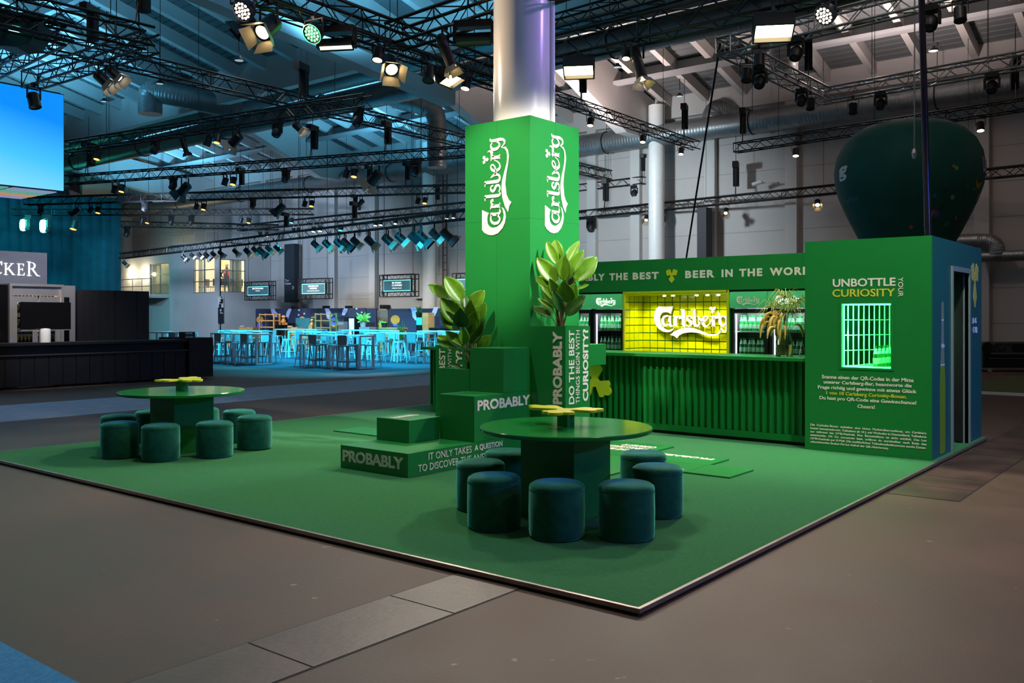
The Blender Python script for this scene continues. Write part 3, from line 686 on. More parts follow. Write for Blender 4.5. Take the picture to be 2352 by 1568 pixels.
for loc, nm, r, k, dep in BT:
    if dep == 0: lab = '%s green bottle from the left, %s shelf of %s' % (ORD[k], RW[r], nm)
    else:
        lab = 'green bottle in the back row, %s shelf of %s' % (RW[r], nm)
        if k % 2 or nm.startswith('the half'): continue
    gp = 'bottles in ' + nm if dep == 0 else 'back row bottles on the %s shelf of %s' % (RW[r], nm)
    if first: bp.location = loc; bp['label'] = lab; bp['group'] = gp; first = False
    else: dup(bp, loc, random.uniform(0, 6), lab, gp)
# ---- booth with lit window and open doorway
BX0, BX1, BY0, BY1, BH = 10.69, 13.22, 2.605, 4.025, 2.487
t = thing('photo_booth', 'large green booth with a glowing green window and prize text beside the bar', 'booth', ((BX0 + BX1) / 2, (BY0 + BY1) / 2, 0))
wy0, wy1, wz0, wz1 = 3.034, 3.588, 1.0, 1.742
fw = MB(); x_ = BX0 + .04
fw.box(BX0, x_, BY0, wy0, 0, BH).box(BX0, x_, wy1, BY1, 0, BH).box(BX0, x_, wy0, wy1, 0, wz0).box(BX0, x_, wy0, wy1, wz1, BH); fw.build('front_panel', 'green', t)
dx0, dx1, dz = 11.62, 12.46, 2.13
sw = MB(); y_ = BY0 + .04
sw.box(x_, dx0, BY0, y_, 0, BH).box(dx1, BX1, BY0, y_, 0, BH).box(dx0, dx1, BY0, y_, dz, BH)
M['green_bluelit'] = mat('green_paint_in_blue_light', (6, 90, 92), .42, var=.03, vs_=2)  # green paint with the blue light on this side put into its colour
sw.build('side_panel', 'green_bluelit', t)
o_ = MB(); o_.box(x_, BX1, BY1 - .04, BY1, 0, BH).box(BX1 - .04, BX1, y_, BY1 - .04, 0, BH).box(x_, BX1 - .04, y_, BY1 - .04, BH - .04, BH - .001); o_.build('inner_panels', 'dgreen', t)
df = MB(); df.box(dx0 - .05, dx0, BY0 - .02, y_ + .03, 0, dz + .06).box(dx1, dx1 + .05, BY0 - .02, y_ + .03, 0, dz + .06).box(dx0, dx1, BY0 - .02, y_ + .03, dz, dz + .06); df.build('door_frame', mat('grey_door_frame', (120, 132, 130), .5, var=0), t)
# open door leaf inside
MB().box(dx1 - .04, dx1, y_ + .02, y_ + .85, .02, dz - .01).build('door_leaf', 'dark', t)
# text on the front
M['ytext'] = mat('yellow_lettering', (226, 206, 62), .5, var=0)
def btext(body, p0, p1, m='cream', bold=.02, **k): xtext(body, p0, p1, BX0, t, m, bold, **k)
btext('UNBOTTLE', (1913, 659, ), (2057, 637), 'cream', .02); btext('CURIOSITY', (1912, 682), (2056, 662), 'ytext', .015)
a, b = PX(2063, 637, BX0), PX(2074.5, 681, BX0)
text('YOUR', (BX0 - .0005, a.y, a.z), V((0, 0, -1)), V((0, -1, 0)), a.z - b.z, a.y - b.y, 'cream', t, .0)
LN = [('Scanne einen der QR-Codes in der Mitte', 1888, 2098.5, 866), ('unserer Carlsberg-Bar, beantworte die', 1892, 2094, 880), ('Frage richtig und gewinne mit etwas Glück', 1879, 2105.5, 892), ('1 von 10 Carlsberg Curiosity-Boxen.', 1898, 2083, 905), ('Du hast pro QR-Code eine Gewinnchance!', 1882.5, 2104.5, 917), ('Cheers!', 1969.5, 2009.5, 929)]
cz = [.955 - .0635 * k for k in range(6)]
for k, (s, pl, pr, py) in enumerate(LN):
    ya, yb = PX(pl, 900, BX0).y, PX(pr, 900, BX0).y
    zt = PX((pl + pr) / 2, 868 + k * 12.6, BX0).z
    text(s, (BX0 - .0005, ya, zt - .034), XR, XU, ya - yb, .052 if any(c in s for c in 'gpqQ') else .042, 'ytext' if k == 3 else 'cream', t, .022)
LN2 = ['Die  Curiosity-Boxen  enthalten  eine  kleine  Markenüberraschung,  um  Carlsberg', 'besser kennenzulernen. Teilnahme ab 18 J. mit Wohnsitz in Deutschland. Teilnahme', 'nur  während  des  OMR-Festivals.  Eine  Barauszahlung  ist  nicht  möglich.  Das  Los', 'entscheidet.  Ob  Du  gewonnen  hast,  erfährst  du  unmittelbar  nach  Ende  des', 'OMR-Festivals per E-Mail. Die ausführlichen Teilnahmebedingungen sowie Daten-', 'schutzhinweise findest Du bei Aufruf der QR-Aktivierung.']
for k, s in enumerate(LN2):
    ya = PX(1861.5, 1000, BX0).y; yb = PX(2128 if k < 5 else 2041, 1000, BX0).y; zt = PX(1861, 972.5 + k * 7.8, BX0).z
    text(s, (BX0 - .0005, ya, zt - .030), XR, XU, ya - yb, .032, 'cream', t, .02)
# side: hop leaf, stand number, printed bottle
ytext('B 6', (2234, 743), (2242.5, 729), BY0, t, 'lav', .03); ytext('G 02', (2234, 765), (2244.5, 750), BY0, t, 'lav', .03)
M['dullyel'] = mat('dull_yellow_print', (190, 180, 90), .5, var=0)
a = PY(2239, 640, BY0)
MB().prism([(p * .22, -q * .28) for p, q in hop(72, 1.35)], (a.x, BY0 - .0005, a.z), YR, YU, .003).build('hop_leaf', 'dullyel', t)
bx = PY(2165, 900, BY0).x; b0, b1 = .03, PY(2165, 691, BY0).z; H_ = b1 - b0
bo = [(0, .0), (.11, .0), (.115, .03), (.115, .42), (.105, .50), (.075, .62), (.06, .70), (.05, .78), (.045, .95), (.035, .995)]
def bslice(z0, z1, m, nm, sh=0):
    pr = []
    zs = [z0] + [z for _, z in bo if z0 < z < z1] + [z1]
    def wd(z):
        for (r0, a0), (r1, a1) in zip(bo[1:], bo[2:]):
            if a0 <= z <= a1: return r0 + (r1 - r0) * (z - a0) / (a1 - a0)
        return .11 if z < .5 else .035
    L = [(wd(z) * 1.0, b0 + z * H_) for z in zs]
    pl = [(r, z) for r, z in L] + [(-r, z) for r, z in L[::-1]]
    MB().prism(pl, (bx, BY0 - .0005 - sh, 0), YR, YU, .002).build(nm, m, t)
M['bprint'] = mat('bottle_print_olive', (112, 140, 36), .4, var=.1, vs_=20); M['bgrey'] = mat('bottle_print_grey', (120, 130, 124), .4, var=.1, vs_=20)
bslice(0, .575, 'bprint', 'bottle_print'); bslice(.575, .585, 'lav', 'bottle_print'); bslice(.585, .87, 'bgrey', 'bottle_print'); bslice(.87, .88, 'lav', 'bottle_print'); bslice(.88, .995, 'bgrey', 'bottle_print')
logo((bx - .07, BY0 - .003, b0 + .70 * H_), YR, YU, .14, .002, 'lav', t)
# lit display box behind the window
db = MB(); bx1 = BX0 + 1.15
db.box(x_, bx1, wy0 - .03, wy1 + .03, wz0 - .03, wz0).box(x_, bx1, wy0 - .03, wy1 + .03, wz1, wz1 + .02).box(x_, bx1, wy0 - .05, wy0 - .02, wz0, wz1)
db.build('display_box', mat('pale_green_shelf', (170, 230, 180), .4, var=0), t)
gd = MB(); gy = wy1 + .012; dirv = V((1, -.38, 0)).normalized(); g0 = V((x_ + .03, gy, wz0)); 
for k in range(13):
    p = g0 + dirv * (k * .095); gd.box(p.x - .006, p.x + .006, p.y - .006, p.y + .006, wz0, wz1)
for j in range(5):
    z = wz0 + .01 + (wz1 - wz0 - .02) * (j / 4 if j else 0); p, q = g0.copy(), g0 + dirv * (12 * .095); p.z = q.z = z; gd.tube([p, q], .006, 5)
gd.build('wire_grid', 'whitemetal', t)
lf = MB(); lf.box(x_ + .005, x_ + .02, wy0, wy1, wz1 - .02, wz1 - .005).box(x_ + .005, x_ + .02, wy1 - .016, wy1 - .004, wz0 + .01, wz1 - .02).box(x_ + .005, x_ + .02, wy0, wy1, wz0 + .002, wz0 + .014)
lf.build('led_strip', 'e_green', t)
wf = MB(); wf.box(BX0 - .006, BX0, wy0 - .03, wy1 + .03, wz1, wz1 + .02).box(BX0 - .006, BX0, wy0 - .03, wy1 + .03, wz0 - .025, wz0).box(BX0 - .006, BX0, wy0 - .03, wy0, wz0, wz1).box(BX0 - .006, BX0, wy1, wy1 + .03, wz0, wz1)
wf.build('window_frame', 'green', t)
light('AREA', (x_ + .05, (wy0 + wy1) / 2, wz1 - .03), (x_ + .3, (wy0 + wy1) / 2, wz0), 14, (.08, 1, .25), .5, sy=.05)
light('AREA', (x_ + .05, wy1 - .02, 1.37), (x_ + .45, wy1 - .25, 1.37), 10, (.08, 1, .25), .6, sy=.05)
light('SPOT', (12.4, 3.4, 2.4), (11.9, 3.8, .9), 25, (.1, 1, .35), .1, 140, .8)
for k in range(6):
    p = V((BX0 + .16 + k * .125, wy0 + .215 - k * .008, wz0))
    dup(bp, p, k, '%s green beer bottle from the left in the glowing booth window' % ORD[k], 'bottles in the booth window', 1.05)
# ================================================================== ROUND TABLES AND POUFS
def table(lab, cx, cy, r, zt, rot, pa):
    t = thing('round_table', lab, 'table', (cx, cy, 0))
    MB().lathe([(0, zt - .034), (r - .006, zt - .034), (r, zt - .028), (r, zt - .006), (r - .006, zt), (0, zt)], (cx, cy, 0), 96).build('tabletop', M['tabletop'], t, 30)
    MB().box(cx - pa, cx + pa, cy - pa, cy + pa, 0, zt - .034).build('pillar', 'green', t, bevel=.004)
    MB().box(cx - .05, cx + .05, cy - .05, cy + .05, zt, zt + .115).build('emblem_post', 'green', t)
    s_ = .30; c, s = cos(rot), sin(rot)
    MB().prism([((a * c - b * s) * s_, (a * s + b * c) * s_) for a, b in hop(120, 1.55)], (cx, cy, zt + .115), (1, 0, 0), (0, 1, 0), .022).build('hop_leaf', 'yel', t, bevel=.003)
    return t
M['tabletop'] = mat('glossy_green_tabletop', (28, 126, 52), .16, var=.02, vs_=3, bump=.015, bs=18)
def gc(px, D_): 
    p = PD(px, HOR, D_); return p.x, p.y
ZT = .71
D1 = (CAMH - ZT) * FPX / 253; D2 = (CAMH - ZT) * FPX / 171.5
x, y = gc(1299.5, D1); table('near round green table with a yellow hop leaf on top', x, y, .695, ZT, R_(-14), .26)
x2, y2 = gc(418, D2); table('far round green table with a yellow hop leaf on top, left side', x2, y2, .72, ZT, R_(-50), .26)
# pouf prototype
pf = thing('velvet_pouf', '', 'stool', (0, 0, 0)); pr, ph = .203, .405
MB().lathe([(0, .004), (pr - .02, .004), (pr - .004, .016), (pr, .05), (pr + .002, .20), (pr, .345), (pr - .002, .352)], n=48).build('body', 'velvet', pf, 40, True)
MB().lathe([(pr - .002, .353), (pr - .001, .362), (pr - .006, .378), (pr - .03, .395), (pr - .09, .404), (0, ph + .001)], n=48).build('seat_cushion', 'velvet', pf, 50, True)
MB().tube([((pr - .001) * cos(a), (pr - .001) * sin(a), .3525) for a in [k * 2 * pi / 48 for k in range(49)]] and [((pr - .001) * cos(k * 2 * pi / 48), (pr - .001) * sin(k * 2 * pi / 48), .3525) for k in range(49)], .0028, 5, False).build('piping', 'velvet', pf, 40, True)
MB().lathe([(0, 0), (pr - .03, 0), (pr - .03, .005), (0, .005)], n=32).build('glide_ring', 'black', pf, None, True)
def near(ybot): return CAMH * FPX / (ybot - HOR) + .205
PF = [(1279, near(1248), 'front middle pouf of the near table, directly in front of the pillar'), (1439, near(1250), 'front right pouf of the near table, nearest the platform corner'), (1135, near(1225), 'front left pouf of the near table, partly covering another pouf'),
      (1104, 7.52, 'pouf left of the near table, tucked behind the front left one'), (1510, 7.28, 'right hand pouf of the near table, in front of the one touching it'), (1477.5, 8.0, 'rear right pouf of the near table, beside the slogan boards'),
      (1165, 8.12, 'rear left pouf of the near table, before the PROBABLY step'),
      (275.5, near(1056), 'front left pouf of the far table'), (369, near(1063), 'second pouf from the left in the front row of the far table'), (493, near(1054.7), 'third pouf from the left in the front row of the far table'),
      (584.5, near(1036), 'front right pouf of the far table'), (549, 11.55, 'rear right pouf of the far table, half behind the front right one'), (272, 10.98, 'rear left pouf of the far table, behind the front left one'),
      (349, 11.5, 'pouf behind the far table, left of its pillar'), (466, 11.8, 'pouf behind the far table, peeping out right of its pillar')]
for i, (px, dd, lab) in enumerate(PF):
    x, y = gc(px, dd); lab = 'dark teal velvet ' + lab if len(lab.split()) < 13 else 'teal ' + lab; gp = 'velvet poufs around the round tables'
    if i == 0: pf.location = (x, y, 0); pf['label'] = lab; pf['group'] = gp
    else: dup(pf, (x, y, 0), random.uniform(0, 6), lab, gp)
# ================================================================== LEAFY PLANTS
def leaf_mesh(mb, base, tip, w, nrm, curl=.12, n=10, m=6):
    base, tip = V(base), V(tip); d = tip - base; L = d.length; d.normalize(); side = d.cross(V(nrm)).normalized(); up = side.cross(d)
    vs_, fs = [], []
    for i in range(n + 1):
        t = i / n; wd = w * (sin(pi * t ** .9) ** .8 if 0 < t < 1 else 0)
        c = base + d * (L * t) + up * (curl * L * (t * t - .3 * t)) * -1
        for j in range(m + 1):
            u = j / m * 2 - 1; vs_.append(c + side * (u * wd / 2) + up * (abs(u) ** 1.5 * wd * .22 + .008 * L * sin(t * 30 + u * 5) * abs(u)))
    for i in range(n):
        for j in range(m): a = i * (m + 1) + j; fs.append((a, a + 1, a + m + 2, a + m + 1))
    mb.add(vs_, fs)
def leafy(lab, root, LV, dep, topz):
    t = thing('leafy_plant', lab, 'plant', root)
    rp = V(root); rnd = random.Random(len(LV))
    for k, (tx, ty, bx, by, w, dz, dk) in enumerate(LV):
        tip, b = PD(tx, ty, dep + dz), PD(bx, by, dep + dz * .35); sc = dep / FPX
        view = (C0 - b).normalized(); nr = (view + V((rnd.uniform(-.5, .5), rnd.uniform(-.5, .5), rnd.uniform(.1, .6)))).normalized()
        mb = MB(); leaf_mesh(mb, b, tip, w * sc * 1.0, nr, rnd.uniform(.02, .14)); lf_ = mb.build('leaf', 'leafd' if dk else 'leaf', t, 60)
        so = lf_.modifiers.new('thick', 'SOLIDIFY'); so.thickness = .002
        r0 = rp + V((rnd.uniform(-.05, .05), rnd.uniform(-.05, .05), 0)); mid = r0.lerp(b, .5) + V((0, 0, .03))
        MB().tube([r0, r0.lerp(mid, .5) + V((0, 0, .02)), mid, b, b.lerp(tip, .25)], [.007, .006, .005, .004, .002], 6).build('stalk', 'stem', t, 40)
    for k in range(5):
        a = k * 1.3; MB().tube([rp + V((.03 * cos(a), .03 * sin(a), -.02)), rp + V((.04 * cos(a), .04 * sin(a), .16)), rp + V((.07 * cos(a), .07 * sin(a), .38))], [.012, .009, .003], 7).build('stalk', 'stem', t, 40)
    return t
rp1 = V((8.54, 6.10, 1.435)); d1 = (rp1 - C0).dot(FW)
LV1 = [(1274, 548, 1287, 604, 30, .1, 0), (1255, 553, 1280, 608, 26, .02, 0), (1330, 549, 1300, 612, 26, .1, 0), (1342, 572, 1304, 632, 28, -.05, 0), (1372, 588, 1318, 646, 44, .0, 0), (1233, 590, 1279, 652, 38, -.05, 0),
       (1296, 584, 1295, 645, 34, -.1, 0), (1230, 636, 1277, 668, 30, -.02, 0), (1293, 646, 1306, 694, 44, -.2, 0), (1322, 650, 1301, 696, 34, -.12, 0), (1246, 654, 1277, 697, 30, -.1, 0), (1222, 704, 1266, 727, 24, .02, 1), (1235, 684, 1274, 718, 18, -.1, 0),
       (1344, 676, 1299, 726, 34, -.05, 1), (1353, 653, 1322, 664, 12, .0, 0), (1262, 640, 1288, 690, 28, -.18, 0), (1318, 606, 1303, 664, 30, .12, 1), (1270, 668, 1289, 716, 26, -.2, 1)]
leafy('tall leafy plant with broad upright leaves in the slogan planter right of the tower', rp1, LV1, d1, 2.2)
rp2 = V((8.06, 7.02, .94)); d2 = (rp2 - C0).dot(FW)
LV2 = [(984, 653, 1030, 684, 30, .0, 0), (1021, 634, 1062, 694, 44, -.05, 0), (1112, 666, 1081, 708, 34, -.1, 0), (1012, 685, 1062, 740, 48, -.1, 0), (1116, 695, 1087, 740, 30, -.15, 0), (1078, 690, 1090, 744, 34, -.2, 0), (1057, 708, 1064, 752, 38, -.3, 1),
       (1011, 712, 1056, 756, 36, -.1, 0), (1003, 771, 1046, 795, 24, -.05, 0), (1024, 760, 1065, 798, 28, -.12, 0), (1127, 770, 1097, 798, 28, -.12, 0), (1112, 732, 1081, 790, 40, -.15, 1), (1003, 784, 1052, 798, 20, -.1, 0), (1096, 712, 1080, 764, 34, -.18, 0), (1062, 750, 1066, 792, 26, -.2, 0), (1034, 836, 1060, 845, 14, .0, 1), (1066, 672, 1066, 718, 26, .1, 1)]
leafy('leafy plant with broad leaves in the planter left of the tower', rp2, LV2, d2, 1.9)
# ================================================================== VASE WITH DRIED FLOWERS ON THE COUNTER
vp = PX(1801, 818, 10.98); vp.z = 1.09; t = thing('glass_vase', 'clear glass vase of water on the bar counter beside the booth', 'vase', vp)
MB().lathe([(0, .004), (.098, .004), (.104, .012), (.104, .20), (.096, .235), (.078, .265), (.074, .30), (.078, .305), (.070, .30), (.074, .262), (.092, .232), (.100, .198), (.100, .016), (0, .012)], vp, 32).build('glass', 'glass', t, 40)
MB().lathe([(0, .014), (.098, .016), (.098, .15), (0, .15)], vp, 28).build('water', mat('murky_water', (200, 190, 120), .02, var=0, trans=.9, ior=1.33), t, 40)
rnd = random.Random(3); first = None
for k in range(30):
    a = rnd.uniform(-1.9, 1.9) if k % 3 else rnd.uniform(.3, 2.2); a += pi * .5; out_ = rnd.uniform(.06, .30); hgt = rnd.uniform(.34, .56)
    dirv = V((cos(a) * .6 - .15, sin(a), 0)); dirv.normalize()
    p0 = vp + V((rnd.uniform(-.05, .05), rnd.uniform(-.05, .05), .03)); p1 = vp + dirv * .05 + V((0, 0, .31)); p2 = vp + dirv * out_ * .6 + V((0, 0, hgt)); p3 = vp + dirv * out_ + V((0, 0, hgt - .0)); p4 = vp + dirv * (out_ + .02) + V((0, 0, hgt - rnd.uniform(.12, .2)))
    s_ = thing('millet_stalk', 'drooping dried millet stalk in the glass vase on the bar counter', 'dried flower', p0, group='dried millet stalks in the vase')
    MB().tube([p0, p1, p2], .0025, 5).build('stem', 'papy', s_)
    pts = elbow(p2, p3 + V((0, 0, .05)), p4, 9); MB().tube(pts, [.007, .012, .015, .016, .017, .017, .016, .014, .011, .005], 9).build('seed_head', 'millet', s_, 60)
for k, (dx, dy, h_) in enumerate(((.0, .0, .74), (.02, -.14, .66), (-.02, .12, .62), (.03, -.05, .56))):
    p0 = vp + V((dx * .3, dy * .2, .03)); top = vp + V((dx, dy, h_))
    s_ = thing('papyrus_stem', 'green papyrus stem with a spiky umbrella top in the glass vase', 'papyrus', p0, group='papyrus stems in the vase')
    MB().tube([p0, vp + V((dx * .3, dy * .3, .3)), top], .004, 6).build('stem', 'papy', s_)
    rays = MB()
    for j in range(34):
        a = j * 2.4; l = rnd.uniform(.14, .26); rise = rnd.uniform(-.03, .12); q = V((cos(a), sin(a), 0))
        rays.tube([top, top + q * l * .55 + V((0, 0, rise)), top + q * l + V((0, 0, rise - rnd.uniform(.05, .14)))], [.004, .004, .001], 4)
    rays.build('ray_leaves', 'papy', s_)
jp = PX(1842, 812, 11.05); jp.z = 1.09
tag(MB().lathe([(0, .004), (.032, .004), (.034, .05), (.022, .10), (.018, .15), (.022, .155), (.014, .15), (.018, .10), (.03, .05), (.028, .01), (0, .01)], jp, 20).build('glass_carafe', 'glass', None, 40), 'small clear glass carafe on the counter right of the vase', 'carafe')
# ================================================================== TRUSSES
TR = {}
def truss(key, lab, p, q, s=.29, m='trussb', tri=False, cables=2, ext=True, pitch=.34):
    p, q = V(p), V(q); d = q - p; L = d.length; d.normalize(); side = d.cross(V((0, 0, 1))).normalized(); up = side.cross(d)
    t = thing('lighting_truss', lab, 'truss', p.lerp(q, .5)); h = s / 2; rc = .026 if s > .27 else .02
    cs = [side * h + up * h, side * -h + up * h, side * -h - up * h, side * h - up * h]
    if tri: cs = [side * h + up * h * .8, side * -h + up * h * .8, up * -h]
    for c in cs: MB().cone(p + c, q + c, rc, rc, 8).build('chord', m, t, 50)
    lt = MB(); n = max(3, int(L / pitch)); nc = len(cs)
    for f in range(nc):
        a, b = cs[f], cs[(f + 1) % nc]
        for k in range(n):
            u0, u1 = p + d * (L * k / n), p + d * (L * (k + 1) / n)
            if (k + f) % 2: lt.cone(u0 + a, u1 + b, .011, .011, 4, False)
            else: lt.cone(u0 + b, u1 + a, .011, .011, 4, False)
        for k in range(0, n + 1, 6): lt.cone(p + d * (L * k / n) + a, p + d * (L * k / n) + b, .013, .013, 4, False)
    lt.build('lattice', m, t)
    for k in range(cables):
        u = p + d * (L * (k + .5) / cables); MB().tube([u + up * h, V((u.x, u.y, roofz(u.x) + .06))], .008, 4).build('hanging_cable', 'black', t)
    TR[key] = (p, q, h, lab, t); return t
def T2(key, lab, a, b, z, **k): return truss(key, lab, G(*a, z), G(*b, z), **k)
T2('A', 'near black truss running from top left into the white column', (560, -40), (1165, 178), 5.6, s=.32, cables=3)
T2('B', 'near black truss rising from the corner joint to the top edge, left of the column', (905, 85), (1330, -55), 5.6, s=.32, cables=1)
T2('C', 'near black truss right of the column carrying the two square lit panels', (1200, 132), (1960, -45), 5.6, s=.32, cables=2)
T2('C1', 'black truss above the panel truss, right of the column', (1215, 72), (1600, -35), 7.6, cables=2)
T2('A2', 'thin black truss just below the near truss, left of the column', (540, -12), (1150, 198), 7.2, s=.25, cables=3)
T2('L1', 'black truss at the top left corner with a free end', (-60, -10), (345, 88), 6.6, s=.33, cables=2)
T2('L2', 'short black truss end under the top left truss', (-60, 25), (160, 78), 6.3, s=.3, cables=1)
T2('L3', 'black truss sloping from the top left truss end down towards the screen', (68, 186), (345, 96), 6.6, s=.33, cables=2)
T2('L4', 'black truss at the left edge above the screen', (-40, 168), (128, 78), 6.6, s=.33, cables=1)
T2('L5', 'very long black truss crossing from upper left behind the tower to the right', (100, 95), (1505, 428), 7.6, s=.36, cables=5)
T2('R1', 'black truss right of the column with three small lit lamps', (1215, 203), (1600, 335), 7.6, s=.27, cables=2)
T2('R3', 'short black truss meeting the long truss right of the tower', (1300, 436), (1480, 414), 7.2, s=.28, cables=1)
T2('M1', 'black truss from the screen towards the tower, uppermost of the left group', (150, 338), (846, 232), 7.2, s=.33, cables=3)
T2('M2', 'second black truss down between the screen and the tower', (150, 414), (1110, 345), 7.0, s=.33, cables=4)
T2('M3', 'third black truss down between the screen and the tower', (60, 462), (1110, 432), 7.0, s=.34, cables=4)
T2('M4', 'dim black truss low at left behind the teal beam lamps', (30, 487), (720, 486), 6.9, s=.3, cables=3)
T2('M4b', 'lowest dim truss left of the tower above the office roof', (277, 514), (640, 522), 6.6, s=.28, cables=2)
T2('M6', 'thin black truss with small white and blue lamps left of the tower', (550, 524), (1110, 468), 6.5, s=.3, cables=3)
T2('M5', 'low black truss carrying a row of small tilted lamps left of the tower', (278, 588), (1110, 488), 4.85, s=.28, cables=4)
T2('R4', 'low black truss right of the tower passing behind the dark balloon', (1300, 496), (2420, 384), 6.0, s=.29, cables=4)
T2('R5', 'upper black truss at right running behind the dark balloon', (1690, 340), (2420, 230), 6.8, s=.27, cables=3)
T2('S1', 'bare silver truss sloping down right of the panel lamps', (1660, 103), (1896, 222), 7.0, s=.32, m='trussg', cables=1)
T2('S2', 'bare silver truss rising to the top right edge', (1655, 112), (2200, -22), 7.0, s=.32, m='trussg', cables=2)
T2('S3', 'bare silver truss on the right below the roof, over the balloon', (1886, 222), (2420, 126), 7.0, s=.32, m='trussg', cables=2)
# ================================================================== FIXTURES
PROTO = {}
def proto(kind, col):
    key = kind + col
    if key in PROTO: return PROTO[key]
    nm = {'can': 'par_lamp', 'barn': 'barn_door_spotlight', 'head': 'moving_head_lamp', 'prof': 'profile_spotlight', 'hoist': 'chain_hoist', 'panel': 'panel_lamp', 'ledpar': 'led_par_lamp', 'bar': 'wash_bar_lamp', 'beam': 'beam_lamp'}[kind]
    t = thing(nm, '', 'chain hoist' if kind == 'hoist' else 'lamp', (0, 0, 0)); lm = {'white': 'e_white', 'warm': 'e_warm', 'orange': 'e_orange', 'cyan': 'e_cyan', 'off': 'e_off', 'teal': 'e_teal', 'dim': 'e_dim', 'led': 'e_led', 'green': 'e_green'}[col]
    def B(mb, n, m, sm=40, par=None): return mb.build(n, m, par or t, sm, True)
    def yoke(wd, dz, top=-.05):
        y = MB(); y.box(-wd - .012, wd + .012, -.02, .02, top - .015, top); 
        for s in (-1, 1): y.box(s * wd - .006, s * wd + .006, -.02, .02, -dz, top)
        y.box(-.02, .02, -.02, .02, top, .0); B(y, 'yoke', 'black', None)
        B(MB().box(-.03, .03, -.04, .04, -.035, .03), 'clamp', 'black', None)
    def can(r, L, tilt, dz, lens_r, barn=False, ribs=False):
        rot = Matrix.Translation((0, 0, -dz)) @ Matrix.Rotation(R_(tilt), 4, 'X')
        pr = [(0, L * .45), (r * .8, L * .45), (r, L * .38), (r, -L * .5), (r * 1.04, -L * .5), (r * 1.04, -L * .55), (lens_r, -L * .55), (lens_r, -L * .5), (0, -L * .5)]
        if ribs: pr = [(0, L * .45), (r * .8, L * .45)] + sum([[(r, L * (.4 - .06 * i)), (r * .9, L * (.38 - .06 * i)), (r * .9, L * (.36 - .06 * i))] for i in range(6)], []) + [(r, 0)] + pr[3:]
        body = B(MB().lathe(pr, n=20).xf(rot), 'lamp_body', 'black')
        B(MB().lathe([(0, -L * .53), (lens_r, -L * .51), (lens_r, -L * .50)], n=20).xf(rot), 'lens', lm)
        if barn:
            for k in range(4):
                a = k * pi / 2; m_ = rot @ Matrix.Rotation(a, 4, 'Z'); q = r * .95
                f = MB().add([(-q, q, -L * .55), (q, q, -L * .55), (q * 1.3, q * 1.75, -L * .55 - r * 1.3), (-q * 1.3, q * 1.75, -L * .55 - r * 1.3), (-q, q + .006, -L * .55), (q, q + .006, -L * .55), (q * 1.3, q * 1.75 + .006, -L * .55 - r * 1.3), (-q * 1.3, q * 1.75 + .006, -L * .55 - r * 1.3)],
                           [(0, 1, 2, 3), (7, 6, 5, 4), (0, 4, 5, 1), (1, 5, 6, 2), (2, 6, 7, 3), (3, 7, 4, 0)]).xf(m_)
                B(f, 'barn_door', 'black' if col == 'off' else M['flap_lit'], None)
    if kind == 'can': yoke(.12, .26); can(.10, .26, 18, .27, .088)
    elif kind == 'barn': yoke(.15, .34); can(.13, .36, 48, .36, .10, True)
    elif kind == 'prof': yoke(.13, .30); can(.095, .62, 22, .38, .08, True, True)
    elif kind == 'ledpar':
        yoke(.19, .26); rot = Matrix.Translation((0, 0, -.27)) @ Matrix.Rotation(R_(52), 4, 'X')
        B(MB().lathe([(0, .14), (.10, .14), (.16, .06), (.175, -.08), (.165, -.09), (.16, -.07), (0, -.07)], n=28).xf(rot), 'lamp_body', 'black')
        for k, (a, b) in enumerate([(0, 0)] + [(.06 * cos(i * pi / 3), .06 * sin(i * pi / 3)) for i in range(6)] + [(.118 * cos(i * pi / 6), .118 * sin(i * pi / 6)) for i in range(12)]):
            B(MB().lathe([(0, -.084), (.02, -.078), (.022, -.07)], (a, b, 0), 10).xf(rot), 'led_lens', lm)
        B(MB().tube([(.17 * cos(i * pi / 14), .17 * sin(i * pi / 14), -.08) for i in range(29)], .006, 5).xf(rot), 'bezel', lm if col == 'green' else 'black')
    elif kind == 'head':
        B(MB().box(-.15, .15, -.12, .12, -.14, -.03), 'base', 'black', None); B(MB().box(-.03, .03, -.05, .05, -.03, .03), 'clamp', 'black', None)
        y = MB(); y.box(-.17, .17, -.06, .06, -.185, -.145)
        for s in (-1, 1): y.box(s * .17 - .02, s * .17 + .02, -.06, .06, -.42, -.15)
        B(y, 'yoke', 'black', None); rot = Matrix.Translation((0, 0, -.36)) @ Matrix.Rotation(R_(30), 4, 'X')
        B(MB().lathe([(0, .17), (.08, .15), (.135, .07), (.15, -.02), (.14, -.12), (.12, -.17), (.10, -.17), (.10, -.15), (0, -.15)], n=24).xf(rot), 'lamp_head', 'black')
        B(MB().lathe([(0, -.175), (.07, -.165), (.10, -.15)], n=20).xf(rot), 'lens', lm)
    elif kind == 'beam':
        B(MB().box(-.15, .15, -.12, .12, -.14, -.0), 'base', 'black', None)
        for s in (-1, 1): B(MB().box(s * .17 - .02, s * .17 + .02, -.06, .06, -.46, -.12), 'yoke_arm', 'black', None)
        B(MB().lathe([(0, .2), (.14, .18), (.15, -.15), (.13, -.2), (0, -.18)], (0, 0, -.42), 20), 'lamp_head', 'black')
        B(MB().lathe([(0, -.24), (.09, -.21), (.125, -.1), (.125, .1), (.09, .21), (0, .24)], (0, .12, -.41), 16), 'lens', lm)
    elif kind == 'hoist':
        B(MB().box(-.24, .24, -.09, .09, .86, 1.04), 'motor', 'black', None); B(MB().lathe([(0, 0), (.09, 0), (.09, .2), (0, .2)], (.2, 0, .84), 14), 'gearbox', 'black')
        B(MB().box(.02, .20, -.09, .09, .30, .86), 'chain_bag', M['bag'], None)
        for s in (-.1, .02): B(MB().tube([(-.06, 0, .42), (s - .06, 0, .0)], .014, 5), 'sling', 'black', None)
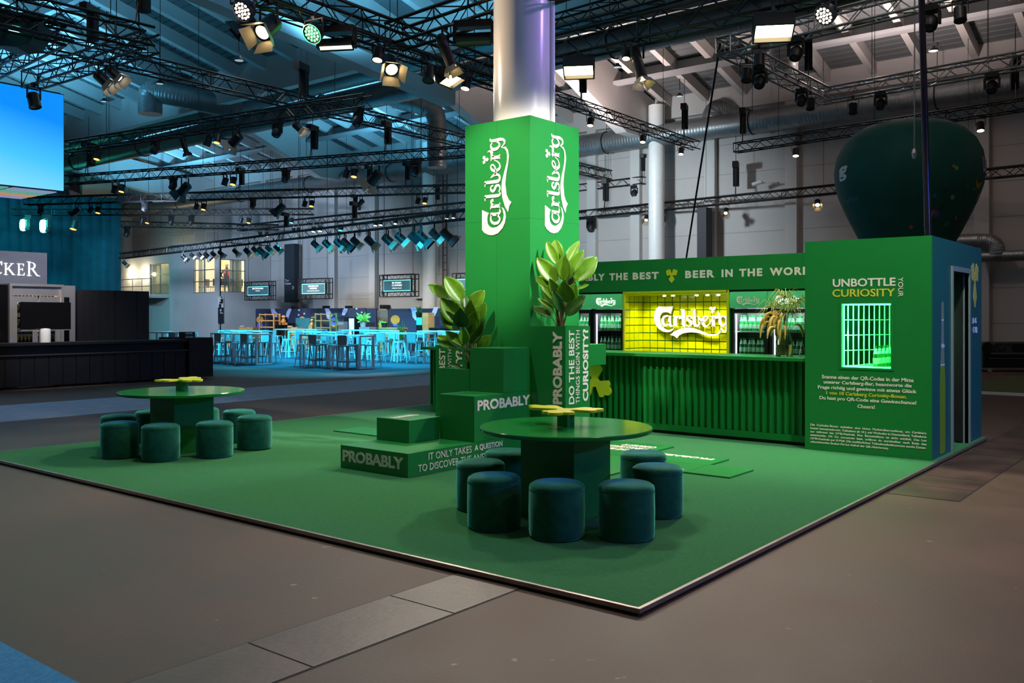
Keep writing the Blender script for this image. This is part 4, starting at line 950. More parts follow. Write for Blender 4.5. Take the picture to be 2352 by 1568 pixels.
        B(MB().tube([(-.06, 0, .40), (-.06, 0, .86)], .009, 5), 'chain', 'black', None); B(MB().tube([(0, 0, 1.0), (0, 0, 1.9)], .009, 5), 'lift_chain', 'black', None)
    elif kind == 'panel':
        y = MB()
        for s in (-1, 1): y.box(s * .27 - .012, s * .27 + .012, -.03, .03, -.28, -.04)
        y.box(-.27, .27, -.03, .03, -.055, -.04); B(y, 'yoke', 'black', None); B(MB().box(-.03, .03, -.04, .04, -.04, .03), 'clamp', 'black', None)
        rot = Matrix.Translation((0, 0, -.27)) @ Matrix.Rotation(R_(26), 4, 'X')
        b = MB(); b.box(-.25, .25, -.16, .16, .0, .13).box(-.25, .25, -.19, -.16, -.1, .12).box(-.25, .25, .16, .19, -.1, .12).box(-.27, -.25, -.19, .19, -.1, .12).box(.25, .27, -.19, .19, -.1, .12)
        for k in range(9): b.box(-.22 + k * .05, -.21 + k * .05, -.15, .15, .13, .16)
        B(b.xf(rot), 'housing', 'black', None); B(MB().box(-.25, .25, -.16, .16, -.02, -.0).xf(rot), 'diffuser', 'e_warm', None)
        for sx in (-.2, .2): B(MB().box(sx - .03, sx + .03, -.08, .02, .13, .2).xf(rot), 'power_unit', 'black', None)
    elif kind == 'bar':
        y = MB()
        for s in (-1, 1): B(MB().box(s * .33 - .02, s * .33 + .02, -.07, .07, -.42, -.1), 'yoke_arm', 'black', None)
        B(MB().box(-.33, .33, -.1, .1, -.16, -.04), 'base', 'black', None); B(MB().box(-.03, .03, -.04, .04, -.04, .03), 'clamp', 'black', None)
        rot = Matrix.Translation((0, 0, -.36)) @ Matrix.Rotation(R_(35), 4, 'X')
        B(MB().box(-.30, .30, -.08, .08, -.07, .09).xf(rot), 'lamp_head', 'black', None); B(MB().box(-.29, .29, -.035, .035, -.078, -.07).xf(rot), 'lens', lm, None)
    PROTO[key] = [t, False]; return PROTO[key]
M['flap_lit'] = mat('flap_lit_by_lamp', (150, 140, 122), .5, .3, var=.1); M['bag'] = mat('black_chain_bag', (14, 14, 16), .8, var=.2)  # lamp light put into the flap colour; unlit lamps get black flaps
KT = {'can': ('par lamp', .40), 'barn': ('barn spotlight', .62), 'head': ('moving head lamp', .55), 'prof': ('profile spotlight', .75), 'hoist': ('black chain hoist', .9), 'panel': ('square panel lamp', .45), 'ledpar': ('round LED lamp', .42), 'bar': ('rectangular wash lamp', .46), 'beam': ('beam lamp', .6)}
CW = {'white': 'white lit', 'warm': 'warm lit', 'orange': 'orange lit', 'cyan': 'blue lit', 'off': 'unlit', 'teal': 'teal glowing', 'dim': 'dim', 'led': 'pink white lit', 'green': 'green white lit'}
SH = {'A': 'the near left truss', 'B': 'the truss left of the column top', 'C': 'the near panel truss', 'C1': 'the truss above the panel truss', 'A2': 'the thin near left truss', 'L1': 'the top left truss', 'L2': 'the short top left truss', 'L3': 'the truss above the screen', 'L4': 'the left edge truss', 'L5': 'the very long truss', 'R1': 'the truss right of the column', 'R3': 'the short truss right of the tower', 'M1': 'the uppermost left truss', 'M2': 'the second left truss down', 'M3': 'the third left truss down', 'M4': 'the dim low left truss', 'M4b': 'the lowest dim left truss', 'M6': 'the thin truss left of the tower', 'M5': 'the low truss left of the tower', 'R4': 'the low truss right of the tower', 'R5': 'the upper truss at right', 'S1': 'the sloping silver truss', 'S2': 'the rising silver truss', 'S3': 'the silver truss over the balloon'}
# (truss, kind, colour, pixel x, pixel y of its middle, scale, yaw towards: degrees)
FX = [('A2', 'barn', 'off', 556, 52, 1.1, 230), ('A', 'barn', 'warm', 598, 50, 1.15, 285), ('A', 'ledpar', 'green', 702, 52, 1.0, 280), ('A', 'bar', 'dim', 754, 92, 1.0, 300), ('A', 'barn', 'warm', 876, 135, 1.1, 330), ('A', 'can', 'warm', 850, 122, 1.0, 290), ('A', 'can', 'off', 967, 138, 1.2, 300), ('A', 'panel', 'warm', 1016, 180, 1.0, 10), ('B', 'prof', 'warm', 1043, 120, 1.0, 20), ('A', 'can', 'warm', 1053, 185, 1.0, 270), ('B', 'bar', 'off', 1108, 70, 1.0, 300),
      ('A', 'ledpar', 'led', 490, -12, 1.0, 280), ('C', 'prof', 'warm', 1478, 30, 1.1, 340), ('C', 'can', 'warm', 1452, 66, .8, 300), ('C', 'panel', 'warm', 1344, 160, 1.1, 300), ('C', 'panel', 'warm', 1788, 72, 1.12, 300), ('C', 'ledpar', 'led', 1909, 20, 1.0, 250),
      ('L1', 'hoist', 'off', 322, 45, 1.0, 30), ('L3', 'barn', 'white', 253, 108, 1.1, 250), ('L3', 'barn', 'white', 280, 150, 1.0, 240), ('L3', 'hoist', 'off', 206, 95, .9, 30), ('L3', 'can', 'off', 96, 140, 1.6, 10), 
      ('M1', 'hoist', 'off', 692, 205, 1.1, 20), ('M1', 'can', 'off', 218, 350, 1.5, 200), ('M1', 'can', 'orange', 235, 350, 1.4, 290), ('M1', 'head', 'off', 367, 335, 1.2, 270), ('M1', 'prof', 'off', 432, 332, 1.0, 90), ('M1', 'can', 'off', 488, 312, 1.5, 220), ('M1', 'can', 'orange', 510, 312, 1.4, 290), ('M1', 'barn', 'orange', 553, 322, 1.2, 200), ('M1', 'head', 'off', 647, 291, 1.2, 270), ('M1', 'barn', 'white', 693, 292, 1.0, 230), ('M1', 'head', 'off', 832, 264, 1.2, 260),
      ('M2', 'hoist', 'off', 204, 380, 1.2, 20), ('M2', 'can', 'off', 272, 428, 1.6, 200), ('M2', 'can', 'orange', 288, 430, 1.5, 290), ('M2', 'head', 'off', 405, 424, 1.2, 270), ('M2', 'barn', 'off', 432, 434, 1.3, 200), ('M2', 'can', 'off', 524, 412, 1.5, 210), ('M2', 'can', 'orange', 543, 414, 1.5, 290), ('M2', 'head', 'off', 663, 405, 1.2, 270), ('M2', 'hoist', 'off', 718, 345, 1.1, 20), ('M2', 'can', 'off', 802, 392, 1.5, 220), ('M2', 'can', 'orange', 820, 397, 1.5, 290), ('M2', 'barn', 'orange', 868, 408, 1.2, 190), ('M2', 'hoist', 'off', 888, 380, 1.0, 20), ('M2', 'head', 'off', 960, 390, 1.3, 270),
      ('M3', 'head', 'off', 100, 478, 1.2, 270), ('M3', 'barn', 'off', 182, 484, 1.2, 220), ('M3', 'can', 'off', 214, 478, 1.5, 220), ('M3', 'can', 'orange', 232, 477, 1.6, 290), ('M3', 'head', 'off', 337, 472, 1.1, 270), ('M3', 'can', 'off', 456, 466, 1.4, 220), ('M3', 'can', 'orange', 473, 470, 1.5, 290), ('M3', 'hoist', 'off', 552, 440, 1.0, 20), ('M3', 'head', 'off', 585, 468, 1.1, 270), ('M3', 'barn', 'off', 649, 478, 1.1, 220), ('M3', 'can', 'off', 704, 460, 1.4, 220), ('M3', 'can', 'orange', 720, 461, 1.4, 290), ('M3', 'barn', 'off', 833, 461, 1.1, 200), ('M3', 'hoist', 'off', 846, 440, .9, 20), ('M3', 'hoist', 'off', 934, 440, 1.0, 20), ('M3', 'can', 'off', 963, 454, 1.4, 200), ('M3', 'can', 'orange', 979, 454, 1.4, 290),
      ('M4', 'can', 'orange', 105, 500, 1.4, 290), ('M4', 'can', 'orange', 174, 517, 1.4, 290), ('M4', 'can', 'off', 329, 496, 1.3, 200), ('M4', 'can', 'orange', 342, 502, 1.4, 290), ('M4', 'head', 'off', 396, 506, 1.2, 270), ('M4', 'head', 'off', 442, 502, 1.2, 270), ('M4', 'can', 'off', 556, 500, 1.3, 200), ('M4', 'can', 'orange', 574, 502, 1.4, 290), ('M4', 'can', 'cyan', 672, 506, 1.4, 290), ('M4', 'beam', 'teal', 64, 517, 1.7, 270), ('M4', 'beam', 'teal', 111, 520, 1.5, 270),
      ('M4b', 'head', 'off', 293, 534, 1.1, 270), ('M4b', 'can', 'cyan', 598, 532, 1.3, 290), ('M4b', 'can', 'warm', 613, 536, 1.2, 280), ('M6', 'can', 'warm', 680, 522, 1.2, 290), ('M6', 'can', 'warm', 691, 522, 1.2, 290), ('M6', 'can', 'white', 726, 520, 1.4, 290), ('M6', 'can', 'white', 741, 517, 1.4, 300), ('M6', 'can', 'cyan', 788, 506, 1.6, 300), ('M6', 'hoist', 'off', 814, 485, .9, 20), ('M6', 'can', 'white', 868, 502, 1.3, 290), ('M6', 'can', 'white', 880, 500, 1.3, 290), ('M6', 'can', 'white', 914, 500, 1.3, 290), ('M6', 'barn', 'white', 938, 498, .9, 290), ('M6', 'hoist', 'off', 1003, 470, .9, 20), ('M6', 'can', 'dim', 1032, 486, 1.2, 290), ('M6', 'can', 'dim', 1047, 484, 1.2, 290),
      ('M5', 'barn', 'dim', 292, 600, .95, 240), ('M5', 'barn', 'dim', 428, 590, .95, 300), ('M5', 'barn', 'warm', 447, 586, .8, 290), ('M5', 'barn', 'dim', 465, 584, .9, 300), ('M5', 'barn', 'off', 480, 586, .9, 330), ('M5', 'barn', 'warm', 496, 583, .8, 290), ('M5', 'barn', 'dim', 513, 581, .95, 300), ('M5', 'barn', 'dim', 547, 577, .95, 300), ('M5', 'barn', 'warm', 574, 577, .8, 290), ('M5', 'barn', 'dim', 591, 573, .9, 300), ('M5', 'barn', 'off', 605, 576, .9, 330), ('M5', 'barn', 'warm', 624, 571, .8, 290), ('M5', 'barn', 'dim', 643, 569, .95, 300), ('M5', 'hoist', 'off', 655, 533, .8, 20), ('M5', 'barn', 'dim', 730, 561, .95, 300), ('M5', 'barn', 'warm', 757, 560, .8, 290), ('M5', 'barn', 'dim', 784, 558, .9, 300), ('M5', 'barn', 'off', 800, 558, .9, 330), ('M5', 'hoist', 'off', 812, 518, .8, 20), ('M5', 'barn', 'warm', 822, 554, .8, 290), ('M5', 'barn', 'dim', 856, 553, .9, 300), ('M5', 'barn', 'dim', 897, 550, .95, 300), ('M5', 'barn', 'warm', 926, 546, .8, 290), ('M5', 'barn', 'dim', 958, 545, .9, 300), ('M5', 'barn', 'off', 975, 544, .9, 330), ('M5', 'barn', 'warm', 1005, 541, .8, 290), ('M5', 'barn', 'off', 1032, 538, .9, 300),
      ('R1', 'hoist', 'off', 1337, 210, 1.0, 20), ('R1', 'can', 'warm', 1347, 278, 1.25, 290), ('R1', 'can', 'warm', 1468, 314, 1.25, 290), ('R1', 'can', 'warm', 1556, 343, 1.25, 290), ('R1', 'hoist', 'off', 1572, 290, 1.1, 20),
      ('R3', 'head', 'off', 1462, 440, 1.1, 270), ('R3', 'hoist', 'off', 1476, 405, .9, 20), ('R4', 'head', 'off', 1363, 512, 1.5, 270), ('R4', 'hoist', 'off', 1390, 455, 1.2, 20), ('R4', 'barn', 'dim', 1490, 497, 1.0, 290), ('R4', 'head', 'off', 1527, 498, 1.3, 270), ('R4', 'barn', 'dim', 1672, 484, 1.0, 290), ('R4', 'hoist', 'off', 1690, 425, 1.2, 20), ('R4', 'barn', 'warm', 1882, 464, 1.0, 290), ('R5', 'hoist', 'off', 1706, 300, 1.0, 20), ('R5', 'can', 'warm', 1833, 342, 1.25, 290), ('R5', 'can', 'warm', 2256, 288, 1.25, 290), ('R5', 'hoist', 'off', 2332, 205, 1.0, 20),
      ('S1', 'can', 'off', 1698, 150, 1.4, 290), ('S1', 'head', 'off', 1729, 176, 1.1, 270), ('S1', 'hoist', 'off', 1857, 172, 1.0, 20), ('S1', 'head', 'off', 1826, 226, 1.0, 270), ('S1', 'can', 'off', 1846, 232, 1.3, 290), ('S2', 'can', 'off', 1754, 112, 1.4, 290), ('S2', 'head', 'off', 1838, 105, 1.1, 270), ('S2', 'head', 'off', 2146, 38, 1.1, 270), ('S3', 'can', 'off', 1966, 236, 1.3, 290), ('S3', 'head', 'off', 2029, 228, 1.0, 270), ('S3', 'head', 'off', 2284, 186, 1.1, 270)]
EX = [('S2', 'can', 'off', 2238, 12, 1.3, 290)]
cnt = {}
for key, kind, col, px, py, sc, yaw in FX + EX:
    if (key == 'M5' or col == 'white') and kind == 'barn': yaw = 30 + (px % 7) * 4
    p, q, h, tl_, tt = TR[key]
    # the point of the truss seen at this picture column
    r_ = ray(px, HOR); r_.z = 0; d = q - p; den = d.x * r_.y - d.y * r_.x; u = (r_.x * (p.y) - r_.y * (p.x)) / den
    u = max(-.02, min(1.02, u)); pt = p + d * u; dep = (pt - C0).dot(FW)
    if kind == 'hoist': pos = pt + V((0, 0, h))
    else:
        sd_ = d.cross(V((0, 0, 1))).normalized(); sd_ = sd_ if sd_.dot(FW) < 0 else -sd_; yaw += 180
        pos = pt - V((0, 0, h + .02)) + sd_ * h; zc = PD(px, py, dep).z; drop = pos.z - zc; want = drop / {'can': .26, 'barn': .36, 'head': .30, 'prof': .38, 'panel': .27, 'ledpar': .27, 'bar': .3, 'beam': .4}[kind]
        sc = max(sc * .75, min(sc * 1.3, want))
    kk = (key, kind, col); cnt.setdefault(kk, []).append((px, pos, sc, yaw))
for (key, kind, col), L in cnt.items():
    L.sort(); pr = proto(kind, col)
    for i, (px, pos, sc, yaw) in enumerate(L):
        lab = ('black chain hoist' if kind == 'hoist' else CW[col] + ' ' + KT[kind][0]) + (' from the left' if len(L) > 1 else '') + ' on ' + SH[key]
        if len(L) > 1: lab = ORD[i] + ' ' + lab
        gp = KT[kind][0] + 's on ' + SH[key] if len(L) > 1 else None
        if not pr[1]:
            o = pr[0]; pr[1] = True; o.location = pos; o.rotation_euler = (0, 0, R_(yaw)); o.scale = (sc,) * 3; o['label'] = lab
            if gp: o['group'] = gp
        else: o = dup(pr[0], pos, R_(yaw), lab, None, sc); 
        if gp: o['group'] = gp
        elif 'group' in o: del o['group']
        if kind == 'panel': light('SPOT', pos + V((-.05, -.1, -.5 * sc)), pos + V((-2.4, -.9, -4)), 800, (1, .88, .74), .18, 110, .7, o)
# ================================================================== BIG SCREEN, LEFT BAR
br = PD(149, 441, 22); tr_ = PD(149, 216, 22); yS = br.y; xS = br.x; zb, zt = br.z, tr_.z
t = thing('led_screen', 'huge glowing blue and white video screen at the left edge', 'screen', (xS - 4, yS + 1, zb))
MB().box(xS - 8, xS, yS + .05, yS + 2.2, zb, zt).build('housing', 'black', t)
def screen_mat():
    m = bpy.data.materials.new('blue_video_picture'); m.use_nodes = True; nt = m.node_tree; b = nt.nodes['Principled BSDF']
    tc = nt.nodes.new('ShaderNodeTexCoord'); sp = nt.nodes.new('ShaderNodeSeparateXYZ'); nt.links.new(tc.outputs['Object'], sp.inputs[0])
    # colour bands of the picture itself: sky blue over a white curved horizon
    ma = nt.nodes.new('ShaderNodeMath'); ma.operation = 'MULTIPLY'; ma.inputs[1].default_value = .19; nt.links.new(sp.outputs['X'], ma.inputs[0])
    ad = nt.nodes.new('ShaderNodeMath'); ad.operation = 'ADD'; nt.links.new(sp.outputs['Z'], ad.inputs[0]); nt.links.new(ma.outputs[0], ad.inputs[1])
    mr = nt.nodes.new('ShaderNodeMapRange'); mr.inputs[1].default_value = .0; mr.inputs[2].default_value = 2.4; nt.links.new(ad.outputs[0], mr.inputs[0])
    cr = nt.nodes.new('ShaderNodeValToRGB'); e_ = cr.color_ramp.elements; e_[0].position = .0; e_[0].color = (*lin((236, 240, 255)), 1); e_[1].position = 1; e_[1].color = (*lin((0, 140, 250)), 1)
    for p_, c_ in ((.16, (226, 236, 255)), (.22, (130, 220, 255)), (.55, (70, 196, 255))): k = e_.new(p_); k.color = (*lin(c_), 1)
    nt.links.new(mr.outputs[0], cr.inputs[0]); nt.links.new(cr.outputs[0], b.inputs['Emission Color']); b.inputs['Emission Strength'].default_value = 1.05
    b.inputs['Base Color'].default_value = (.02, .02, .02, 1); return m
MB().box(xS - 7.95, xS - .03, yS, yS + .05, zb + .03, zt - .03).build('picture', screen_mat(), t)
und = [(170, 190, 230), (120, 210, 190), (240, 180, 130), (180, 180, 240)]
for k in range(7):
    for j in range(4):
        x0 = xS - .15 - k * 1.1; y0_ = yS + .1 + j * .52
        MB().box(x0 - 1.0, x0, y0_, y0_ + .42, zb - .02, zb).build('led_tile', M.setdefault('und%d' % ((k + j) % 4), emi('led_tile_glow', und[(k + j) % 4], .5)), t)
tg = thing('screen_support_truss', 'low black truss on top of the big video screen', 'truss', (xS - 4, yS + .6, zt))
for yy in (.3, .7): MB().cone((xS - 8, yS + yy, zt + .05), (xS + .02, yS + yy, zt + .05), .03, .03, 8).build('chord', 'trussb', tg)
lt = MB()
for k in range(20): lt.cone((xS - 8 + k * .4, yS + .3, zt + .05), (xS - 7.8 + k * .4, yS + .7, zt + .05), .014, .014, 5); lt.cone((xS - 7.8 + k * .4, yS + .7, zt + .05), (xS - 7.6 + k * .4, yS + .3, zt + .05), .014, .014, 5)
lt.build('lattice', 'trussb', tg)
for xx in (-6, -3, -.4): MB().tube([(xS + xx, yS + .5, zt + .05), (xS + xx, yS + .5, roofz(xS + xx) + .06)], .01, 5).build('hanging_cable', 'black', tg)
p = PD(40, 84, 15.0); t = thing('line_speaker', 'dark teal curved speaker box hanging at the upper left corner', 'speaker', p)
dirx = RT; 
sb = MB(); pr_ = [(-.5, .12), (-.42, -.12), (-.2, -.22), (.1, -.24), (.32, -.2), (.46, .02), (.48, .16)]
sb.prism(pr_, p + FW * .2, RT, (0, 0, 1), .45); sb.build('housing', mat('teal_speaker_box', (6, 62, 66), .5, var=.05), t)
MB().prism([(-.4, .12), (.4, .12), (.4, .34), (-.4, .34)], p + FW * .1, RT, (0, 0, 1), .3).build('bracket', 'black', t)
MB().tube([p + V((0, 0, .3)), p + V((0, 0, 6.5))], .012, 5).build('hanging_cable', 'black', t)
# dark bar counter along x at the left
yb = 21.1; t = thing('dark_bar', 'long black plank bar counter at the left behind the far table', 'counter', (10, yb, ZF))
bd = MB(); bd.box(2, 13.0, yb + .12, yb + .5, .02, .93); bd.box(2, 13.0, yb + .06, yb + .12, .02, .70)
x = 2.0
while x < 13.0: bd.box(x, x + .30, yb + .03, yb + .07, .02, .70); x += .315
bd.build('plank_front', 'dark', t); MB().box(2, 13.05, yb, yb + .06, .70, .73).build('shelf_rail', mat('grey_rail', (60, 56, 54), .5), t); MB().box(2, 13.05, yb - .0, yb + .62, .93, .99).build('worktop', 'dark', t)
MB().box(13.05, 13.75, yb - .05, yb + 1.4, .0, 1.03).build('end_block', 'dark', t)
ft = MB()
for x in (3, 5, 7, 8.6, 9.8, 11, 12.2): ft.box(x, x + .3, yb + .1, yb + .3, ZF, .03)
ft.build('feet', 'black', t)
MB().box(9.9, 13.7, yb + 1.0, yb + 1.5, ZF, .88).build('return_counter', 'dark', t)
def yq(px, py, y): return PY(px, py, y)
# fridge cabinet
yf = 22.6; a, b = yq(20, 650, yf), yq(145, 790, yf); t = thing('steel_wine_cabinet', 'tall steel cabinet with two glass doors behind the dark bar', 'cabinet', ((a.x + b.x) / 2, yf + .3, ZF))
x0, x1, z1 = a.x, b.x, yq(80, 652, yf).z
cb = MB(); cb.box(x0, x0 + .06, yf - .05, yf + .7, ZF, z1).box(x1 - .06, x1, yf - .05, yf + .7, ZF, z1).box(x0 + .06, x1 - .06, yf - .05, yf + .7, z1 - .06, z1).box(x0 + .06, x1 - .06, yf + .62, yf + .7, ZF, z1 - .06).box(x0 + .06, x1 - .06, yf, yf + .6, ZF, .3)
cb.box(x0 + .06, x1 - .06, yf + .02, yf + .1, z1 - .28, z1 - .06); cb.build('cabinet', 'steel', t)
xm = (x0 + x1) / 2 + .05
def wdoor(xa, xb, par):
    d = MB(); d.box(xa, xa + .12, yf, yf + .04, .3, z1 - .30).box(xb - .12, xb, yf, yf + .04, .3, z1 - .30).box(xa + .12, xb - .12, yf, yf + .04, z1 - .45, z1 - .30).box(xa + .12, xb - .12, yf, yf + .04, .3, .45)
    dd = d.build('door', 'steel', par); MB().box(xa + .12, xb - .12, yf + .015, yf + .022, .45, z1 - .45).build('pane', 'glass', dd)
    return dd
wdoor(x0 + .07, xm - .02, t); wdoor(xm + .02, x1 - .07, t)
MB().box(x0 + .06, x1 - .06, yf + .58, yf + .61, .3, z1 - .3).build('lining', mat('warm_cabinet_lining', (130, 110, 80), .6, emit=.12), t)  # faint glow put into the lining as cabinet light
for k in range(5): MB().box(x0 + .07, x1 - .07, yf + .06, yf + .58, .42 + k * .36, .44 + k * .36).build('shelf', 'steel', t)
light('AREA', ((x0 + x1) / 2, yf + .3, z1 - .33), ((x0 + x1) / 2, yf + .32, 0), 40, (1, .85, .65), 1.2, sy=.2)
wb_ = thing('wine_bottle', '', 'bottle', (0, 0, 0)); MB().lathe([(0, 0), (.037, 0), (.038, .18), (.03, .215), (.014, .24), (.014, .30), (0, .30)], n=10).build('glass', mat('dark_wine_glass', (28, 20, 14), .1, var=.2), wb_, 40, True); MB().lathe([(.0385, .05), (.039, .06), (.039, .14), (.0385, .15)], n=10).build('paper_label', 'white', wb_, 40, True)
fi = True
for k in range(5):
    for j in range(12):
        xx = x0 + .16 + j * (x1 - x0 - .32) / 11; lab = '%s wine bottle from the left, %s shelf from below in the steel cabinet' % (ORD[j], ORD[k])
        if fi: wb_.location = (xx, yf + .2, .44); wb_['label'] = lab; wb_['group'] = 'wine bottles in the steel cabinet'; fi = False
        else: dup(wb_, (xx, yf + .2, .44 + k * .36), 0, lab, 'wine bottles in the steel cabinet')
a, b = yq(146, 655, yf + .6), yq(178, 790, yf + .6)
t = thing('steel_fridge', 'narrow steel fridge right of the steel wine cabinet', 'fridge', ((a.x + b.x) / 2, yf + .9, ZF)); zz = a.z
s_ = MB(); s_.box(a.x - .25, b.x, yf + .72, yf + 1.3, ZF, zz); s_.build('cabinet', 'steel', t); MB().box(a.x - .12, b.x - .16, yf + .70, yf + .72, .4, zz - .3).build('glass_door', 'glassd', t)
a, b = yq(-60, 650, yf), yq(18, 790, yf)
tag(MB().box(a.x, b.x, yf, yf + .6, ZF, a.z - .02).build('dark_glass_cabinet', 'glassd'), 'dark glass fronted cabinet at the left edge behind the bar', 'cabinet')
# tv on a stand, tap column
yt = 21.5; a, b = yq(48, 693, yt), yq(163, 756, yt); t = thing('flat_television', 'black switched off flat television above the dark bar', 'television', ((a.x + b.x) / 2, yt, .99))
MB().box(a.x, b.x, yt, yt + .05, b.z, a.z).build('screen', 'glassd', t, bevel=.006); MB().box(a.x, b.x, yt - .004, yt + .05, b.z - .02, b.z).build('lower_bezel', 'steel', t)
MB().box((a.x + b.x) / 2 - .06, (a.x + b.x) / 2 + .06, yt + .05, yt + .1, .99, a.z - .2).build('stand_post', 'black', t)
q = yq(102, 788, 21.4); tag(MB().lathe([(0, .0), (.11, .0), (.11, .28), (.10, .31), (.0, .325)], (q.x, 21.35, .99), 24).build('tap_column', 'white', None, 40), 'white rounded column on the dark bar below the television', 'column')
# plank wall
yw = 23.6; a, b = yq(178, 668, yw), yq(343, 790, yw); t = thing('plank_partition', 'black vertical plank partition right of the steel cabinet', 'partition', ((a.x + b.x) / 2, yw, ZF))
zz = yq(300, 668, yw).z; pk = MB(); x = a.x - .2; rr = random.Random(5)
while x < b.x: pk.box(x, min(x + .2, b.x), yw + rr.uniform(0, .02), yw + .1, ZF, zz); x += .205
pk.build('planks', 'dark', t)
# grey sign wall with letters
ys = 25.2; a, b = yq(-120, 578, ys), yq(108, 650, ys); t = thing('sign_wall', 'grey panel with large white serif letters at the left edge', 'sign', ((a.x + b.x) / 2, ys, 1.5)); zt_ = yq(50, 578, ys).z
MB().box(a.x, b.x, ys, ys + .15, ZF, zt_).build('panel', mat('grey_sign_panel', (104, 106, 116), .6, var=.03), t)
def serif(ch):
    # bars as (x0,y0,x1,y1,w0,w1) strokes in a 1 high letter
    if ch == 'K': return [[(.12, 0), (.24, 0), (.24, 1), (.12, 1)], [(0, 0), (.36, 0), (.36, .04), (0, .04)], [(0, .96), (.36, .96), (.36, 1), (0, 1)], [(.24, .46), (.30, .42), (.80, .96), (.72, .98)], [(.34, .54), (.46, .62), (.98, .02), (.80, .02)], [(.60, .96), (.92, .96), (.92, 1), (.60, 1)], [(.76, 0), (1.04, 0), (1.04, .04), (.76, .04)]]
    if ch == 'E': return [[(.12, 0), (.24, 0), (.24, 1), (.12, 1)], [(0, 0), (.70, 0), (.70, .05), (0, .05)], [(0, .95), (.66, .95), (.66, 1), (0, 1)], [(.24, .49), (.56, .49), (.56, .54), (.24, .54)], [(.64, 0), (.70, 0), (.76, .24), (.72, .24)], [(.62, .78), (.66, .78), (.66, 1), (.60, 1)], [(.53, .40), (.57, .40), (.57, .63), (.53, .63)]]
    if ch == 'R': return [[(.12, 0), (.24, 0), (.24, 1), (.12, 1)], [(0, 0), (.36, 0), (.36, .04), (0, .04)], [(0, .96), (.30, .96), (.30, 1), (0, 1)], [(.24, .96), (.52, .95), (.66, .86), (.70, .74), (.66, .60), (.52, .50), (.24, .48), (.24, .53), (.46, .55), (.56, .64), (.58, .74), (.54, .86), (.44, .92), (.24, .92)], [(.36, .50), (.50, .52), (.86, .08), (1.06, .03), (1.06, 0), (.80, 0)]]
    if ch == 'C': return [[(cos(a) * .5 + .5, sin(a) * .5 + .5) for a in [R_(40 + i * 14) for i in range(21)]] + [(cos(a) * .40 + .53, sin(a) * .45 + .5) for a in [R_(320 - i * 14) for i in range(21)]], [(.84, .68), (.90, .68), (.90, .95), (.86, .95)]]
for ch, px0, px1, py0, py1 in (('C', -28, 4, 631, 598), ('K', 8, 34, 631, 605), ('E', 38.5, 56, 632, 606), ('R', 61, 91, 633.5, 602)):
    A, B_ = yq(px0, py0, ys), yq(px1, py1, ys); wmx = max(p[0] for pl in serif(ch) for p in pl); lm_ = MB()
    for pl in serif(ch): lm_.prism([(u / wmx * (B_.x - A.x), v * (B_.z - A.z)) for u, v in pl], (A.x, ys - .001, A.z), YR, YU, .03)
    lm_.build('letter', emi('letter_white', (250, 250, 250), .9) if 'letter_white' not in M else M['letter_white'], t)
light('SPOT', ((a.x + b.x) / 2 + 2, ys - 3, 5), (b.x - 1, ys, 2.6), 520, (.85, .88, 1), .2, 70, .7)
light('SPOT', (8.5, 19.2, 5), (9.6, 22.6, 1.6), 1000, (1, .92, .85), .2, 60, .7)
# small drink-water box sign on the dark bar end
q = yq(432, 777, yb + .3); t = thing('drink_sign_box', 'small black box sign with DRINK WATER GIVE lettering on the dark bar end', 'sign', (13.25, yb + .35, 1.03))
sx0, sx1, sz = yq(421, 777, yb + .3).x, yq(448, 777, yb + .3).x, yq(430, 762, yb + .3).z
MB().box(sx0, sx1, yb + .3, yb + .5, 1.03, sz + .0).build('box', 'black', t)
for k, (s, m) in enumerate((('DRINK', 'white'), ('WATER', 'teal'), ('GIVE', 'white'))): text(s, (sx0 + .06, yb + .299, sz - .055 - k * .05), YR, YU, sx1 - sx0 - .12, .038, m, t, .03)
# ================================================================== BLUE LIT BAR TABLES
bt = thing('bar_table', '', 'bar table', (0, 0, ZF)); HT, Wd, Ln = 1.04, .62, 2.9
MB().box(-Wd / 2, Wd / 2, -Ln / 2, Ln / 2, HT - .05, HT).build('tabletop', 'whitemetal', bt, None, True)
for k, y in enumerate((-Ln / 2 + .03, 0, Ln / 2 - .03)):
    f_ = MB(); 
    for sx_ in (-1, 1): f_.box(sx_ * (Wd / 2 - .03) - .03, sx_ * (Wd / 2 - .03) + .03, y - .03, y + .03, .0, HT - .05)
    f_.box(-Wd / 2 + .06, Wd / 2 - .06, y - .025, y + .025, .0, .05); f_.build('leg_frame', 'whitemetal', bt, None, True)
st = thing('bar_stool', '', 'bar stool', (0, 0, ZF)); sh_ = .74
sm_ = MB(); sm_.prism([(.155 * cos(a) * (1 / max(abs(cos(a)), abs(sin(a))) ** .55), .155 * sin(a) * (1 / max(abs(cos(a)), abs(sin(a))) ** .55)) for a in [k * 2 * pi / 24 for k in range(24)]], (0, 0, sh_ - .04), (1, 0, 0), (0, 1, 0), .04); sm_.build('seat', 'whitemetal', st, None, True)
for sx_ in (-1, 1):
    for sy_ in (-1, 1): MB().cone((sx_ * .13, sy_ * .13, sh_ - .03), (sx_ * .21, sy_ * .21, 0), .032, .014, 6).build('leg', 'whitemetal', st, None, True)
fr_ = MB()
for a, b in (((-1, -1), (1, -1)), ((1, -1), (1, 1)), ((1, 1), (-1, 1)), ((-1, 1), (-1, -1))): fr_.cone((a[0] * .183, a[1] * .183, .25), (b[0] * .183, b[1] * .183, .25), .010, .010, 6)
fr_.build('footrest', 'whitemetal', st, None, True)
ch_ = thing('bar_chair', '', 'bar chair', (0, 0, ZF))
